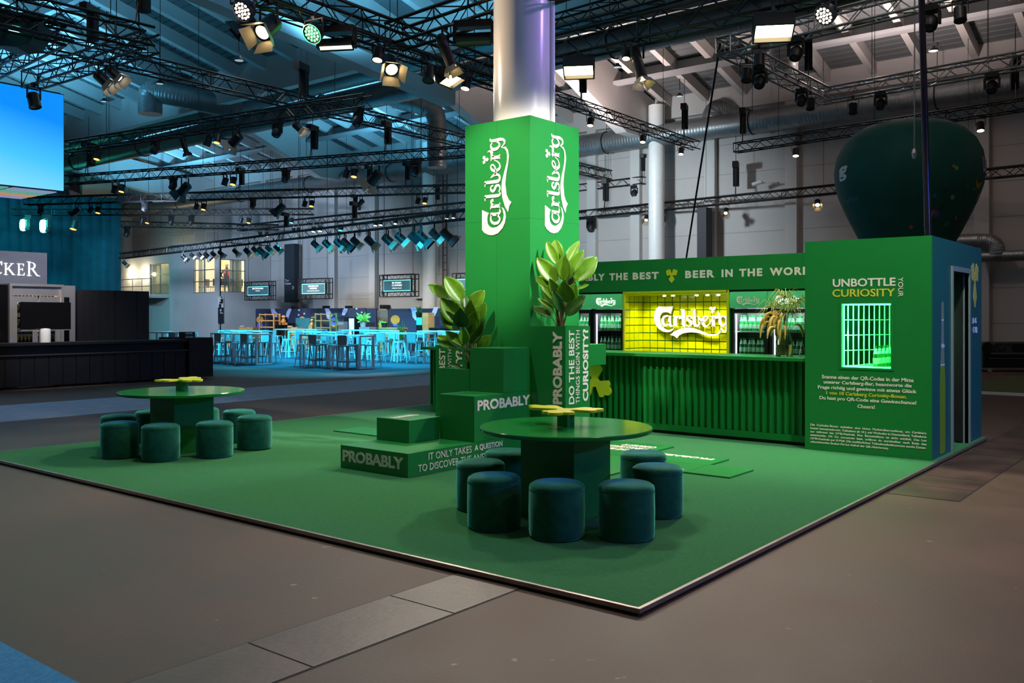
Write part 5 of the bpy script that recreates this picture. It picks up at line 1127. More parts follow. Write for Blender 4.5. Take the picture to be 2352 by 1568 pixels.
MB().box(-.2, .2, -.2, .2, .70, .735).build('seat', 'greychair', ch_, None, True); bk = MB(); bk.prism([(-.19, .74), (.19, .74), (.205, 1.02), (.19, 1.05), (-.19, 1.05), (-.205, 1.02)], (0, -.2, 0), (1, 0, 0), (0, 0, 1), .022); bk.build('backrest', 'greychair', ch_, None, True)
for sx_ in (-1, 1):
    for sy_ in (-1, 1): MB().cone((sx_ * .18, sy_ * .18, .70), (sx_ * .21, sy_ * .215, 0), .022, .016, 6).build('leg', 'greychair', ch_, None, True)
f2 = MB()
for s in (-1, 1): f2.box(-.2, .2, s * .2 - .01, s * .2 + .01, .22, .25); f2.box(s * .2 - .01, s * .2 + .01, -.2, .2, .22, .25)
f2.build('footrest', 'greychair', ch_, None, True)
TB = [(19.0, 22.3, 'the front middle table'), (18.65, 26.9, 'the front left table'), (18.4, 31.0, 'the far left front table'), (22.9, 23.4, 'the second row right table'), (22.6, 27.6, 'the second row middle table'), (22.3, 31.8, 'the second row left table'), (22.9, 19.6, 'the plant hidden second row table'), (26.6, 24.4, 'the third row right table'), (26.4, 28.8, 'the third row middle table'), (26.2, 33.2, 'the third row left table'), (26.8, 20.0, 'the plant hidden third row table')]
fs_ = [True, True, True]; TN = []
for k, (tx, ty, nm) in enumerate(TB):
    lab = 'long white bar table in blue light, ' + nm.replace('the ', '', 1).replace(' table', ' one')
    if k == 0: bt.location = (tx, ty, ZF); bt['label'] = lab; bt['group'] = 'blue lit bar tables'
    else: dup(bt, (tx, ty, ZF), R_(random.uniform(-3, 3)), lab, 'blue lit bar tables')
    for side in (-1, 1):
        nS = 4
        for j in range(nS):
            if k > 6 and j % 2: continue
            yy = ty + Ln / 2 - .35 - j * (Ln - .6) / (nS - 1) + random.uniform(-.1, .1); xx = tx + side * (.42 + random.uniform(0, .1)); stool = (j + (side > 0)) % 2 == 0
            pr_ = st if stool else ch_; w_ = 'front' if side < 0 else 'back'
            lab = '%s %s along the %s of %s' % (ORD[j // 2], 'white bar stool' if stool else 'taupe bar chair', w_, nm)
            gp = 'bar stools at the blue lit tables' if stool else 'bar chairs at the blue lit tables'; ix = 0 if stool else 1
            rz = R_(random.uniform(-15, 15)) if stool else (R_(-90 if side < 0 else 90) + random.uniform(-.15, .15))
            if fs_[ix]: pr_.location = (xx, yy, ZF); pr_.rotation_euler = (0, 0, rz); pr_['label'] = lab; pr_['group'] = gp; fs_[ix] = False
            else: dup(pr_, (xx, yy, ZF), rz, lab, gp)
# ================================================================== FOOD STALLS ALONG THE WALL
xp = 30.6
def xq(px, py, x): return PX(px, py, x)
def stall(lab, pa, pb):
    a, b = xq(pa, 707, xp), xq(pb, 707, xp); t = thing('stall_partition', lab, 'partition', (xp, (a.y + b.y) / 2, ZF)); z = xq((pa + pb) / 2, 708, xp).z
    n = max(1, int((a.y - b.y) / 1.6)); m_ = MB()
    for k in range(n): m_.box(xp, xp + .06, b.y + (a.y - b.y) * k / n + .008, b.y + (a.y - b.y) * (k + 1) / n - .008, ZF, z)
    m_.build('panel', 'navy', t); return t
ta = stall('long navy stall wall with printed arms and donut left of the tower', 587, 840); stall('short plain navy stall wall panel beside the grey door', 842, 864); tb_ = stall('navy stall wall with printed arms right of the grey door', 893, 1110)
def deco(par, m, pts, th=.01):
    P = [xq(a, b, xp) for a, b in pts]; o = P[0]; MB().prism([(o.y - p.y, p.z - o.z) for p in P], (xp - .001, o.y, o.z), XR, XU, th).build('print', m, par)
def disc(par, m, cx, cy, r, th=.008, n=24, a0=0, a1=2 * pi): deco(par, m, [(cx + r * cos(a0 + (a1 - a0) * k / n), cy + r * sin(a0 + (a1 - a0) * k / n) * 1.0) for k in range(n + 1 if a1 - a0 < 6.2 else n)], th)
deco(ta, 'lav', [(622, 709), (630, 709), (634, 716), (638, 720), (636, 727), (640, 727), (637, 730), (628, 728), (624, 718)])
deco(ta, 'lav', [(663, 709), (670, 709), (667, 718), (664, 726), (661, 734), (657, 736), (657, 726), (659, 716)])
deco(ta, 'lav', [(746, 708), (755, 708), (760, 717), (764, 725), (757, 734), (751, 730), (749, 718)]); deco(ta, 'lav', [(791, 707), (799, 707), (797, 716), (792, 724), (785, 724), (787, 714)])
disc(ta, 'orange', 597, 734, 8); disc(ta, 'bluep', 597, 748, 7, .006); disc(ta, 'orange', 694, 733, 6.5); disc(ta, 'orange', 719, 733, 6.5)
disc(ta, 'orange', 768, 741, 9.5, .004); disc(ta, 'bluep', 768, 738, 9.3, .008); disc(ta, 'navy', 767.5, 738, 3, .012)
for cx, cy in ((686, 723), (699, 720), (687, 712), (819, 709), (831, 717)): disc(ta, 'lav', cx, cy, 2, .006, 12)
deco(tb_, 'lav', [(943, 706), (955, 706), (959, 716), (960, 728), (955, 736), (948, 728), (946, 715)]); deco(tb_, 'lav', [(997, 705), (1007, 705), (1003, 717), (999, 725), (992, 731), (989, 730), (992, 718)])
disc(tb_, 'orange', 908, 734, 10.5); disc(tb_, 'bluep', 908, 744, 6, .006); disc(tb_, 'orange', 1033, 734, 6); disc(tb_, 'lav', 1034, 744, 6, .012)
# grey door between
d0, d1 = xq(866, 712, XW - .4), xq(891, 712, XW - .4); o = MB().box(XW - .42, XW - .36, d1.y, d0.y, ZF, d0.z).build('door_1', mat('grey_metal_door', (132, 130, 122), .5)); struct(o)
# counters, racks, figures
xc = 28.6
def counter(lab, pa, pb, ptop, m='wood', dx=.6, nm='stall_counter', cat='counter', xx=xc):
    a, b = xq(pa, ptop, xx), xq(pb, ptop, xx); t = thing(nm, lab, cat, (xx, (a.y + b.y) / 2, ZF)); MB().box(xx, xx + dx, b.y, a.y, ZF, a.z - .06).build('front', m, t); MB().box(xx - .05, xx + dx + .02, b.y - .05, a.y + .05, a.z - .06, a.z).build('worktop', m, t); return a.z, a.y, b.y
z1_, ya_, yb_ = counter('light wooden counter left of the first wooden rack', 521, 580, 756); z2_, yc_, yd_ = counter('long light wooden counter between the two racks', 646, 716, 757); z3_, ye_, yf_ = counter('small wooden counter with green plants on it', 872, 912, 752)
counter('dark counter under the tall post', 980, 1012, 752, 'dark')
def upper(lab, pa, pb, p0, p1, xx, zb):
    a, b = xq(pa, p0, xx), xq(pb, p1, xx); tag(MB().box(xx, xx + .4, b.y, a.y, zb, a.z).build('wooden_crate', 'wood', None), lab, 'crate')
upper('low wooden crate on the left stall counter', 548, 581, 751, 756, xc, z1_); upper('low wooden crate on the long stall counter', 645, 683, 751, 757, xc, z2_)
def rack(lab, pa, pb, ptop, zs, xx):
    a, b = xq(pa, ptop, xx), xq(pb, ptop, xx); t = thing('wooden_rack', lab, 'shelf', (xx, (a.y + b.y) / 2, ZF))
    for y in (b.y + .03, a.y - .03):
        for x in (xx, xx + .35): MB().box(x - .03, x + .03, y - .03, y + .03, ZF, a.z).build('post', 'wood', t)
    for z in zs: q = xq((pa + pb) / 2, z, xx).z; MB().box(xx - .03, xx + .38, b.y + .06, a.y - .06, q - .05, q).build('shelf', 'wood', t)
rack('open wooden shelf rack at the left end of the stalls', 596, 630, 720, (721, 735, 750), 27.9); rack('open wooden shelf rack in the middle of the stalls', 724, 760, 719, (720, 735, 751), 27.9)
def statue(lab, px, pt, pb, xx):
    a, b = xq(px, pt, xx), xq(px, pb, xx); h = a.z - b.z; t = thing('carved_figure', lab, 'statue', (xx, a.y, b.z)); k = h / 1.0
    MB().box(xx - .22 * k, xx + .22 * k, a.y - .26 * k, a.y + .26 * k, b.z, b.z + .38 * k).build('plinth', 'wood', t); MB().box(xx - .28 * k, xx + .28 * k, a.y - .32 * k, a.y + .32 * k, b.z, b.z + .06 * k).build('plinth_foot', 'wood', t)
    MB().lathe([(0, .36 * k), (.19 * k, .40 * k), (.21 * k, .5 * k), (.13 * k, .66 * k), (.10 * k, .72 * k), (.15 * k, .78 * k), (.17 * k, .88 * k), (.12 * k, .97 * k), (0, 1.0 * k)], (xx, a.y, b.z), 16).build('sitting_animal', 'wood', t, 60)
    for s in (-1, 1): MB().cone((xx - .05 * k, a.y + s * .1 * k, b.z + .62 * k), (xx - .17 * k, a.y + s * .12 * k, b.z + .38 * k), .06 * k, .05 * k, 8).build('foreleg', 'wood', t, 60)
zt2 = z2_
statue('carved wooden guardian figure on a plinth left of the long counter', 651, 724, 750.5, xc - .0); statue('carved wooden guardian figure beside the middle rack', 717, 732, 757, xc + .1)
def bx_(lab, pa, pb, p0, p1, xx, m, nm, cat, dx=.5, floor=False):
    a, b = xq(pa, p0, xx), xq(pb, p1, xx); z = ZF if floor else b.z; o = MB().box(xx, xx + dx, b.y, a.y, z, a.z).build(nm, m); return tag(o, lab, cat)
bx_('teal refrigerated box standing between the wooden figures', 679, 712, 730, 756, 29.3, 'teal', 'cool_box', 'box', .6, True); bx_('dark cabinet behind the left wooden rack', 618, 643, 728, 757, 29.4, 'dark', 'dark_cabinet', 'cabinet', .5, True)
bx_('grey metal cabinet left of the tall black fridge', 777, 789, 738, 757, 28.9, 'hallgrey', 'metal_cabinet', 'cabinet', .5, True)
t = thing('upright_fridge', 'tall black fridge with a white lit interior among the stalls', 'fridge', (29.2, xq(802, 730, 29.2).y, ZF)); a, b = xq(790, 728, 29.2), xq(815, 728, 29.2); MB().box(29.2, 29.8, b.y, a.y, ZF, a.z).build('cabinet', 'black', t); q1, q2 = xq(802, 731, 29.2), xq(813.5, 757, 29.2); MB().box(29.18, 29.2, q2.y, q1.y, q2.z - .4, q1.z).build('lit_door', emi('lit_fridge_door', (200, 220, 240), .8), t)
t = thing('drinks_cooler', 'cooler with a turquoise picture standing beside the tall wooden post', 'cooler', (28.9, xq(963, 730, 28.9).y, ZF)); a, b = xq(956, 728, 28.9), xq(970, 728, 28.9); MB().box(28.9, 29.4, b.y, a.y, ZF, a.z).build('cabinet', 'black', t); q1, q2 = xq(957, 729, 28.9), xq(969.5, 746, 28.9); MB().box(28.88, 28.9, q2.y, q1.y, q2.z, q1.z).build('picture', emi('turquoise_picture', (40, 190, 190), .7), t)
bx_('thick rough wooden post among the stalls left of the green tower', 970, 983, 718, 757, 28.5, 'wood', 'wooden_post', 'post', .4, True)
bx_('black trash bag between the left rack and the long counter', 632, 645, 746, 762, 28.0, 'glassd', 'trash_bag', 'bag', .4, True)
for k, (px, py) in enumerate(((672, 703), (744, 702), (796, 702))):
    o = bx_('small black box on top of the stall wall, %s of three from the left' % ORD[k], px - 3.5, px + 3.5, py, py + 6, xp - .02, 'black', 'speaker_box', 'speaker', .3); o['group'] = 'boxes on the stall wall'
bx_('black lamp box on the wall above the grey door', 872, 880, 700, 709, XW - .5, 'black', 'wall_speaker', 'speaker', .5)
for k, (px, py) in enumerate(((556, 751), (664, 750), (676, 750))):
    a = xq(px, py, xc + .15); o = MB().lathe([(0, 0), (.05, 0), (.14, .06), (.15, .1), (0, .1)], (xc + .2, a.y, (z1_ if k == 0 else z2_) + (.1 if k < 2 else 0)), 14).build('food_bowl', 'white'); tag(o, 'small white bowl on the stall counters, %s of three from the left' % ORD[k], 'bowl', 'white bowls on the stalls')
def fern(lab, px, ptop, pbase, xx, wpx, m, potm, zb=None):
    b = xq(px, pbase, xx); b.z = b.z if zb is None else zb; tp = xq(px, ptop, xx); h = tp.z - b.z; w_ = wpx / FPX * (b - C0).dot(FW); t = thing('potted_fern', lab, 'plant', b); rr = random.Random(int(px))
    MB().lathe([(0, 0), (.11, 0), (.15, .22), (.12, .22), (0, .2)], b, 16).build('pot', potm, t, 40)
    for k in range(26):
        a = k * 2.4; l = w_ * rr.uniform(.3, .55); q = V((cos(a), sin(a), 0)); z_ = h * rr.uniform(.3, 1.0); mb = MB()
        leaf_mesh(mb, b + V((0, 0, .2)) + q * l * .2 + V((0, 0, z_ * .3)), b + V((0, 0, .05)) + q * l + V((0, 0, z_)), w_ * .16, V((-.6, -.3, .6)), .3, 6, 2); mb.build('frond', m, t)
        MB().tube([b + V((0, 0, .18)), b + V((0, 0, .2)) + q * l * .25 + V((0, 0, z_ * .35))], .008, 4).build('stalk', m, t)
M['lime'] = mat('lime_leaf', (150, 190, 70), .5, var=.2)
bx_('grey stand under the big lime green fern', 825, 848, 751, 757, 28.5, 'hallgrey', 'plant_stand', 'stand', .5, True)
fern('large lime green fern in a pale pot right of the tall black fridge', 834, 719, 750.8, 28.7, 34, 'lime', 'hallwhite'); fern('small bright green plant in an orange pot on the stall counter', 876, 737, 752, xc + .3, 11, 'lime', 'orange', z3_); fern('low lime green plant left on the small wooden counter', 883, 743, 752, xc + .3, 15, 'lime', 'black', z3_); fern('dark green bushy plant right of the small wooden counter', 921, 735, 757, 28.3, 22, 'leafd', 'black', ZF)
fern('dark green plant on top of the drinks cooler', 962, 705, 728, 29.1, 17, 'leafd', 'black')
light('SPOT', (26.5, 36, 5.5), (29.5, 35, 1.2), 1300, (1, .93, .82), .2, 100, .7); light('SPOT', (26.5, 26, 5.5), (29.5, 27, 1.2), 1300, (1, .93, .82), .2, 100, .7)
# ================================================================== HANGING SCREENS, GATE BANNER
xt = 29.6
def tvframe(lab, pa, pb, p0, p1, lines, yy0, yy1):
    a, b = xq(pa, p0, xt), xq(pb, p1, xt); t = thing('hanging_screen', lab, 'screen', (xt, (a.y + b.y) / 2, b.z)); bar = .22; fr = MB()
    yl, yr, zb_, zt_ = a.y, b.y, b.z, a.z
    for x in (xt, xt + .28):
        for y in (yl, yl - bar, yr, yr + bar): fr.cone((x, y, zb_), (x, y, zt_), .025, .025, 6)
        for z in (zb_, zb_ + bar, zt_, zt_ - bar): fr.cone((x, yl, z), (x, yr, z), .025, .025, 6)
    n = int((yl - yr) / .2)
    for k in range(n):
        u0, u1 = yr + (yl - yr) * k / n, yr + (yl - yr) * (k + 1) / n
        for z0, z1 in ((zb_, zb_ + bar), (zt_ - bar, zt_)): fr.cone((xt, u0, z0 if k % 2 else z1), (xt, u1, z1 if k % 2 else z0), .012, .012, 4)
    n = int((zt_ - zb_) / .2)
    for k in range(n):
        u0, u1 = zb_ + (zt_ - zb_) * k / n, zb_ + (zt_ - zb_) * (k + 1) / n
        for y0, y1 in ((yr, yr + bar), (yl - bar, yl)): fr.cone((xt, y0 if k % 2 else y1, u0), (xt, y1 if k % 2 else y0, u1), .012, .012, 4)
    fr.build('truss_frame', 'black', t)
    MB().box(xt + .02, xt + .1, yr + bar, yl - bar, zb_ + bar, zt_ - bar).build('screen_body', 'black', t); g = .03
    MB().box(xt + .01, xt + .02, yr + bar + .02, yl - bar - .02, zb_ + bar + .02, zt_ - bar - .02).build('screen_glow', emi('aqua_glow', (120, 215, 205), .9) if 'aqua' not in M else M['aqua'], t)
    MB().box(xt + .004, xt + .01, yr + bar + .07, yl - bar - .07, zb_ + bar + .07, zt_ - bar - .07).build('picture', M['tvdark'], t)
    W_ = yl - yr - 2 * bar; H_ = zt_ - zb_ - 2 * bar
    for k, (s, wf, hf) in enumerate(lines): text(s, (xt + .003, (yl + yr) / 2 + W_ * wf / 2, zb_ + bar + H_ * (.66 - .2 * k)), XR, XU, W_ * wf, H_ * hf, M['e_cream'], t, .02)
    for y in (yl - .2, yr + .2): MB().tube([(xt + .1, y, zt_), (xt + .1, y, roofz(xt) + .06)], .012, 5).build('hanging_cable', 'black', t)
M['aqua'] = emi('aqua_glow', (120, 215, 205), .9); M['tvdark'] = emi('dark_slide', (70, 104, 116), .35)
tvframe('small hanging advert screen left of the gate banner', 562, 623, 648, 688, (('MEZZEFINGERS', .5, .14), ('Kebabs', .2, .09)), 0, 0); tvframe('hanging advert screen in a truss frame right of the gate banner', 686, 754, 641, 685, (('HANGDONG', .42, .13), ('NODES', .3, .13), ('Bambusdumplings', .5, .08)), 0, 0)
tvframe('largest hanging advert screen left of the tower', 872, 952, 632, 680, (('BURMA', .34, .13), ('CURRIES', .36, .13), ('Chili Sin Carne', .34, .08)), 0, 0); tvframe('hanging advert screen half hidden behind the tower', 1039, 1120, 628, 678, (('B', .1, .3),), 0, 0)
a, b = xq(653, 561, XW - .6), xq(676, 694, XW - .6); t = thing('gate_banner', 'tall dark banner reading Tor Gate 3 on the back wall', 'banner', (XW - .5, (a.y + b.y) / 2, b.z)); MB().box(XW - .6, XW - .25, b.y, a.y, b.z, a.z).build('panel', mat('slate_banner', (40, 50, 58), .6, var=.05), t)
for s, pl, pr, pt, pb in (('Tor', 655, 664, 641, 646.5), ('Gate', 655, 668, 648, 653.5), ('3', 670.5, 675, 657, 664)): u, v_ = xq(pl, pb, XW - .6), xq(pr, pt, XW - .6); text(s, (XW - .601, u.y, u.z), XR, XU, u.y - v_.y, v_.z - u.z, 'white', t, .01)
# ================================================================== OFFICE BLOCK WITH LIT WINDOWS
xo, yo = 29.3, 44.4; zo = 5.75
def wallw(nm, boxes): 
    m_ = MB(); [m_.box(*b) for b in boxes]; struct(m_.build(nm, 'hallwhite'))
w2a, w2b = xq(443, 594, xo), xq(493, 672, xo); wa, wb2 = xq(390, 600, xo).y, yo
wz0, wz1 = w2b.z, w2a.z
wallw('wall_office_front', [(xo, xo + .2, yo, w2b.y, ZF, zo), (xo, xo + .2, w2a.y, wa, ZF, zo), (xo, xo + .2, w2b.y, w2a.y, ZF, wz0), (xo, xo + .2, w2b.y, w2a.y, wz1, zo)])
wallw('ceiling_office', [(xo, XW, yo, wa, zo - .05, zo + .05)])
wallw('wall_office_cross', [(xo + .2, xo + 1.6, wa - .2, wa, ZF, zo - .05), (xo + .2, XW, yo + 4.2, yo + 4.3, wz0 - .1, zo - .05)])
wallw('floor_office', [(xo + .2, XW, yo + .2, wa - .2, wz0 - .25, wz0 - .1)])
w3a, w3b = yq(505, 594, yo), yq(565, 672, yo)
wallw('wall_office_side', [(xo + .2, w3a.x, yo, yo + .2, ZF, zo), (w3b.x, XW, yo, yo + .2, ZF, zo), (w3a.x, w3b.x, yo, yo + .2, ZF, w3b.z), (w3a.x, w3b.x, yo, yo + .2, w3a.z, zo)])
xr_ = xo + 1.6; w1a, w1b = xq(344, 606, xr_), xq(388, 675, xr_); yend = xq(240, 600, xr_).y
wallw('wall_office_recess', [(xr_, xr_ + .2, wa - .2, w1b.y, ZF, zo - .3), (xr_, xr_ + .2, w1a.y, yend, ZF, zo - .3), (xr_, xr_ + .2, w1b.y, w1a.y, ZF, w1b.z), (xr_, xr_ + .2, w1b.y, w1a.y, w1a.z, zo - .3), (xr_ + .2, XW, w1b.y, yend, w1b.z - .2, w1b.z - .1)])
struct(MB().box(xo + 2.9, xo + 3.0, yo + .3, wa, wz0 - .1, zo - .06).build('wall_office_inner', mat('warm_office_wall', (236, 224, 176), .7, var=.02)))
M['wframe'] = mat('window_frame_grey', (150, 148, 140), .5, var=0); M['pane'] = mat('office_pane', (245, 245, 235), .02, var=0, alpha=.12)
def window(nm, kind, c, u0, u1, z0, z1):
    fr = MB(); 
    def bar(a0, a1, b0, b1):
        if kind == 'x': fr.box(c - .02, c + .05, a0, a1, b0, b1)
        else: fr.box(a0, a1, c - .02, c + .05, b0, b1)
    e_ = .05; bar(u0, u0 + e_, z0, z1); bar(u1 - e_, u1, z0, z1); bar(u0, u1, z0, z0 + e_); bar(u0, u1, z1 - e_, z1); bar((u0 + u1) / 2 - .04, (u0 + u1) / 2 + .04, z0, z1)
    for f in (.33, .66): bar(u0, u1, z0 + (z1 - z0) * f - .025, z0 + (z1 - z0) * f + .025)
    w_ = fr.build(nm, 'wframe'); struct(w_); p_ = MB()
    if kind == 'x': p_.box(c + .01, c + .02, u0, u1, z0, z1)
    else: p_.box(u0, u1, c + .01, c + .02, z0, z1)
    g_ = p_.build('glass_pane', 'pane', w_)
window('window_1', 'x', xr_ + .05, w1b.y, w1a.y, w1b.z, w1a.z); window('window_2', 'x', xo + .05, w2b.y, w2a.y, wz0, wz1); window('window_3', 'y', yo + .05, w3a.x, w3b.x, w3b.z, w3a.z)
M['drape'] = mat('pale_yellow_curtain', (222, 212, 160), .8, var=.05)
def drape(lab, p, q, z0, z1):
    m_ = MB(); n = 26; p, q = V(p), V(q); s = (q - p).cross(V((0, 0, 1))).normalized(); vs_ = []
    for k in range(n + 1):
        c = p.lerp(q, k / n) + s * .05 * sin(k * 2.1); vs_ += [(c.x, c.y, z0), (c.x, c.y, z1)]
    m_.add(vs_, [(2 * k, 2 * k + 2, 2 * k + 3, 2 * k + 1) for k in range(n)]); o = m_.build('window_curtain', 'drape', None, 60); sd = o.modifiers.new('t', 'SOLIDIFY'); sd.thickness = .02; tag(o, lab, 'curtain')
xm_ = (w3a.x + w3b.x) / 2; drape('pale curtain in the right half of the office window with the person', (xm_ + .05, yo + .42, 0), (w3b.x, yo + .42, 0), wz0 - .1, zo - .1); drape('pale curtain at the left end of the middle office window', (xo + .42, w2a.y - .35, 0), (xo + .42, w2a.y, 0), wz0 - .1, zo - .1); drape('pale curtain across the left office window', (xr_ + .42, w1b.y + .3, 0), (xr_ + .42, w1a.y, 0), w1b.z - .1, zo - .4)
light('AREA', (xo + 1.6, yo + 2.0, zo - .12), (xo + 1.6, yo + 2.0, 0), 150, (1, .9, .62), 2.2); light('AREA', (xr_ + .8, (w1a.y + w1b.y) / 2, zo - .4), (xr_ + .8, (w1a.y + w1b.y) / 2, 0), 60, (1, .88, .6), 1)
o = MB().box(xo + 1.0, xo + 2.2, yo + 1, yo + 3, zo - .1, zo - .07).build('ceiling_light_panel', 'e_win'); tag(o, 'glowing ceiling panel inside the lit office', 'light')
for k, (px, py) in enumerate(((303, 630), (335, 629))):
    a = xq(px, py, xr_); t = thing('wall_lamp', 'glowing oval wall lamp on the office wall, ' + ('left one' if k == 0 else 'right one beside the window'), 'lamp', (xr_ - .1, a.y, a.z - .2), group='wall lamps by the office'); MB().lathe([(0, -.22), (.1, -.18), (.14, 0), (.1, .18), (0, .22)], (xr_ - .14, a.y, a.z), 16).build('lamp_shade', 'e_wall', t, 60); MB().box(xr_ - .03, xr_, a.y - .06, a.y + .06, a.z - .1, a.z + .1).build('wall_plate', 'steel', t)
    light('POINT', (xr_ - .45, a.y, a.z), (0, 0, 0), 60, (1, .92, .65), .15)
def railing(lab, pts, h=1.0):
    t = thing('guard_rail', lab, 'railing', pts[0]); P = [V(p) for p in pts]
    for a, b in zip(P, P[1:]):
        for z in (h, h * .55): MB().cone(a + V((0, 0, z)), b + V((0, 0, z)), .025, .025, 6).build('rail', 'steel', t)
        n = max(1, int((b - a).length / 1.1))
        for k in range(n + 1): q = a.lerp(b, k / n); MB().cone(q, q + V((0, 0, h)), .022, .022, 6).build('post', 'steel', t)
railing('steel guard rail along the office roof', [(XW - .3, yo + .15, zo + .05), (xo + .1, yo + .15, zo + .05), (xo + .1, wa - .1, zo + .05)], 1.0)
zb_ = w1b.z - .1; gr = MB().box(xr_ - 1.2, xr_, w1b.y, yend, zb_ - .15, zb_).build('wall_office_balcony', 'hallwhite'); struct(gr); railing('steel guard rail of the balcony before the left office window', [(xr_ - 1.1, w1b.y + .1, zb_), (xr_ - 1.1, yend, zb_)], 1.05)
# toilet signs on the corner
t = thing('direction_sign', 'white and dark toilet direction sign on the office corner wall', 'sign', (xo + .4, yo - .05, .8)); a, b, c_ = yq(500.5, 681, yo), yq(512, 706, yo), yq(512, 742, yo)
MB().box(a.x, b.x, yo - .06, yo - .01, b.z, a.z).build('upper_panel', 'white', t); MB().box(a.x, b.x, yo - .06, yo - .01, c_.z, b.z).build('lower_panel', mat('slate_sign', (44, 52, 60), .5, var=0), t)
for pz in (683, 695): q = yq(508 if pz == 683 else 504, pz, yo); MB().prism([(.05 * cos(k * pi / 6), .05 * sin(k * pi / 6)) for k in range(12)], (q.x, yo - .061, q.z), YR, YU, .005).build('pictogram', 'black', t); MB().prism([(-.06, -.34), (.06, -.34), (.08, -.08), (-.08, -.08)], (q.x, yo - .061, q.z), YR, YU, .005).build('pictogram', 'black', t)
q = yq(506, 713, yo); MB().prism([(-.1, .0), (-.02, .1), (.06, 0), (0, 0), (0, -.12), (.14, -.12), (.14, -.16), (-.04, -.16), (-.04, 0)], (q.x, yo - .061, q.z), YR, YU, .005).build('arrow', 'white', t)
# office chairs and the person
oc = thing('office_chair', '', 'chair', (0, 0, 0)); MB().box(-.22, .22, -.22, .22, .44, .48).build('seat', 'black', oc, None, True); MB().box(-.22, .22, -.24, -.2, .52, .92).build('backrest', 'black', oc, None, True)
for sx_ in (-1, 1):
    for sy_ in (-1, 1): MB().cone((sx_ * .2, sy_ * .2, .45), (sx_ * .22, sy_ * .23, 0), .014, .014, 6).build('leg', 'steel', oc, None, True)
    MB().cone((sx_ * .2, -.2, .45), (sx_ * .2, -.22, .9), .014, .014, 6).build('back_post', 'steel', oc, None, True)
zfl = wz0 - .1; CH = [(xo + .75, yo + .75, 'left of the person'), (xo + 1.25, yo + .65, 'in front of the person'), (xo + 1.8, yo + .8, 'right of the person'), (xo + .6, yo + 1.5, 'at the right end of the middle office window'), (xo + .6, yo + 2.3, 'in the middle office window, further left')]
for k, (x, y, s) in enumerate(CH):
    lab = 'black stacking chair in the lit office ' + s
    if k == 0: oc.location = (x, y, zfl); oc['label'] = lab; oc['group'] = 'office chairs'
    else: dup(oc, (x, y, zfl), R_(k * 8), lab, 'office chairs')
hp = PD(521, 640, (V((xo + 1.3, yo + 1.3, 0)) - C0).dot(FW)); X_, Y_ = hp.x, hp.y
pts = [(0, 0, .92), (0, 0, 1.15), (0, 0, 1.40), (0, 0, 1.52), (0, 0, 1.62), (0, 0, 1.76), (.20, 0, 1.42), (.33, .02, 1.16), (.20, .10, .98), (-.20, 0, 1.42), (-.33, .02, 1.16), (-.20, .10, .98), (.10, 0, .86), (.11, .02, .48), (.11, 0, .06), (.11, .14, .03), (-.10, 0, .86), (-.11, .02, .48), (-.11, 0, .06), (-.11, .14, .03)]
eds = [(0, 1), (1, 2), (2, 3), (3, 4), (4, 5), (2, 6), (6, 7), (7, 8), (2, 9), (9, 10), (10, 11), (0, 12), (12, 13), (13, 14), (14, 15), (0, 16), (16, 17), (17, 18), (18, 19)]
rad = [.14, .15, .15, .06, .09, .085, .07, .05, .045, .07, .05, .045, .10, .065, .045, .04, .10, .065, .045, .04]
ang = math.atan2(-1.0, -.7) - pi / 2; Rm = Matrix.Rotation(ang, 4, 'Z')
me = bpy.data.meshes.new('person'); me.from_pydata([tuple(Rm @ V(p)) for p in pts], eds, []); po = bpy.data.objects.new('person', me); COL.objects.link(po); po.location = (X_, Y_, zfl)
sk = po.modifiers.new('skin', 'SKIN'); po.modifiers.new('sub', 'SUBSURF').levels = 2
for v, r in zip(me.skin_vertices[0].data, rad): v.radius = (r, r)
me.skin_vertices[0].data[0].use_root = True
me.materials.append(mat('dark_clothes', (44, 40, 44), .8)); tag(po, 'person with hands on hips in an orange vest behind the lit office window', 'person')
pl_ = thing  # parts of the person's look
hd_ = MB().lathe([(0, -.10), (.06, -.09), (.085, -.02), (.09, .04), (.07, .10), (0, .125)], n=16).xf(Matrix.Translation((0, .02, 1.70))).xf(Rm).build('face', mat('skin', (190, 140, 110), .6), po, 60, True)
MB().lathe([(.0, .13), (.075, .11), (.096, .05), (.094, .0)], n=16).xf(Matrix.Translation((0, .0, 1.705))).xf(Rm).build('hair', 'black', po, 60, True)
vt = MB(); vt.lathe([(.13, .92), (.165, 1.0), (.17, 1.25), (.175, 1.40), (.12, 1.47)], n=20); vt.v = [V((v.x * 1.15, v.y * .85, v.z)) for v in vt.v]; vt.xf(Rm).build('vest', mat('orange_vest', (226, 92, 52), .7), po, 60, True)
MB().box(-.05, .05, .12, .155, 1.1, 1.42).xf(Rm).build('shirt_front', 'black', po, None, True)
# ================================================================== DARK BALLOON, POLES, SOFA
dB = 20.5; cB = PD(2085, 400, dB); sc = dB / FPX
prof_px = [(278, 2), (279, 30), (283, 62), (292, 95), (308, 122), (330, 142), (358, 155), (390, 160), (420, 158), (450, 150), (480, 138), (510, 124), (545, 107), (580, 88), (640, 55), (690, 40)]
prof = [(r * sc, -(py - 400) * sc) for py, r in prof_px][::-1]
t = thing('advert_balloon', 'big dark green balloon with printed flowers behind the green booth', 'balloon', (cB.x, cB.y, prof[0][1] + cB.z)); MB().lathe(prof, cB, 64).build('envelope', 'balloon', t, 70)
MB().box(cB.x - .5, cB.x + .5, cB.y - .5, cB.y + .5, ZF, ZF + 1.0).build('basket', 'wood', t); MB().cone((cB.x, cB.y, ZF + .9), (cB.x, cB.y, prof[0][1] + cB.z + .3), .25, .35, 12).build('neck', 'balloon', t)
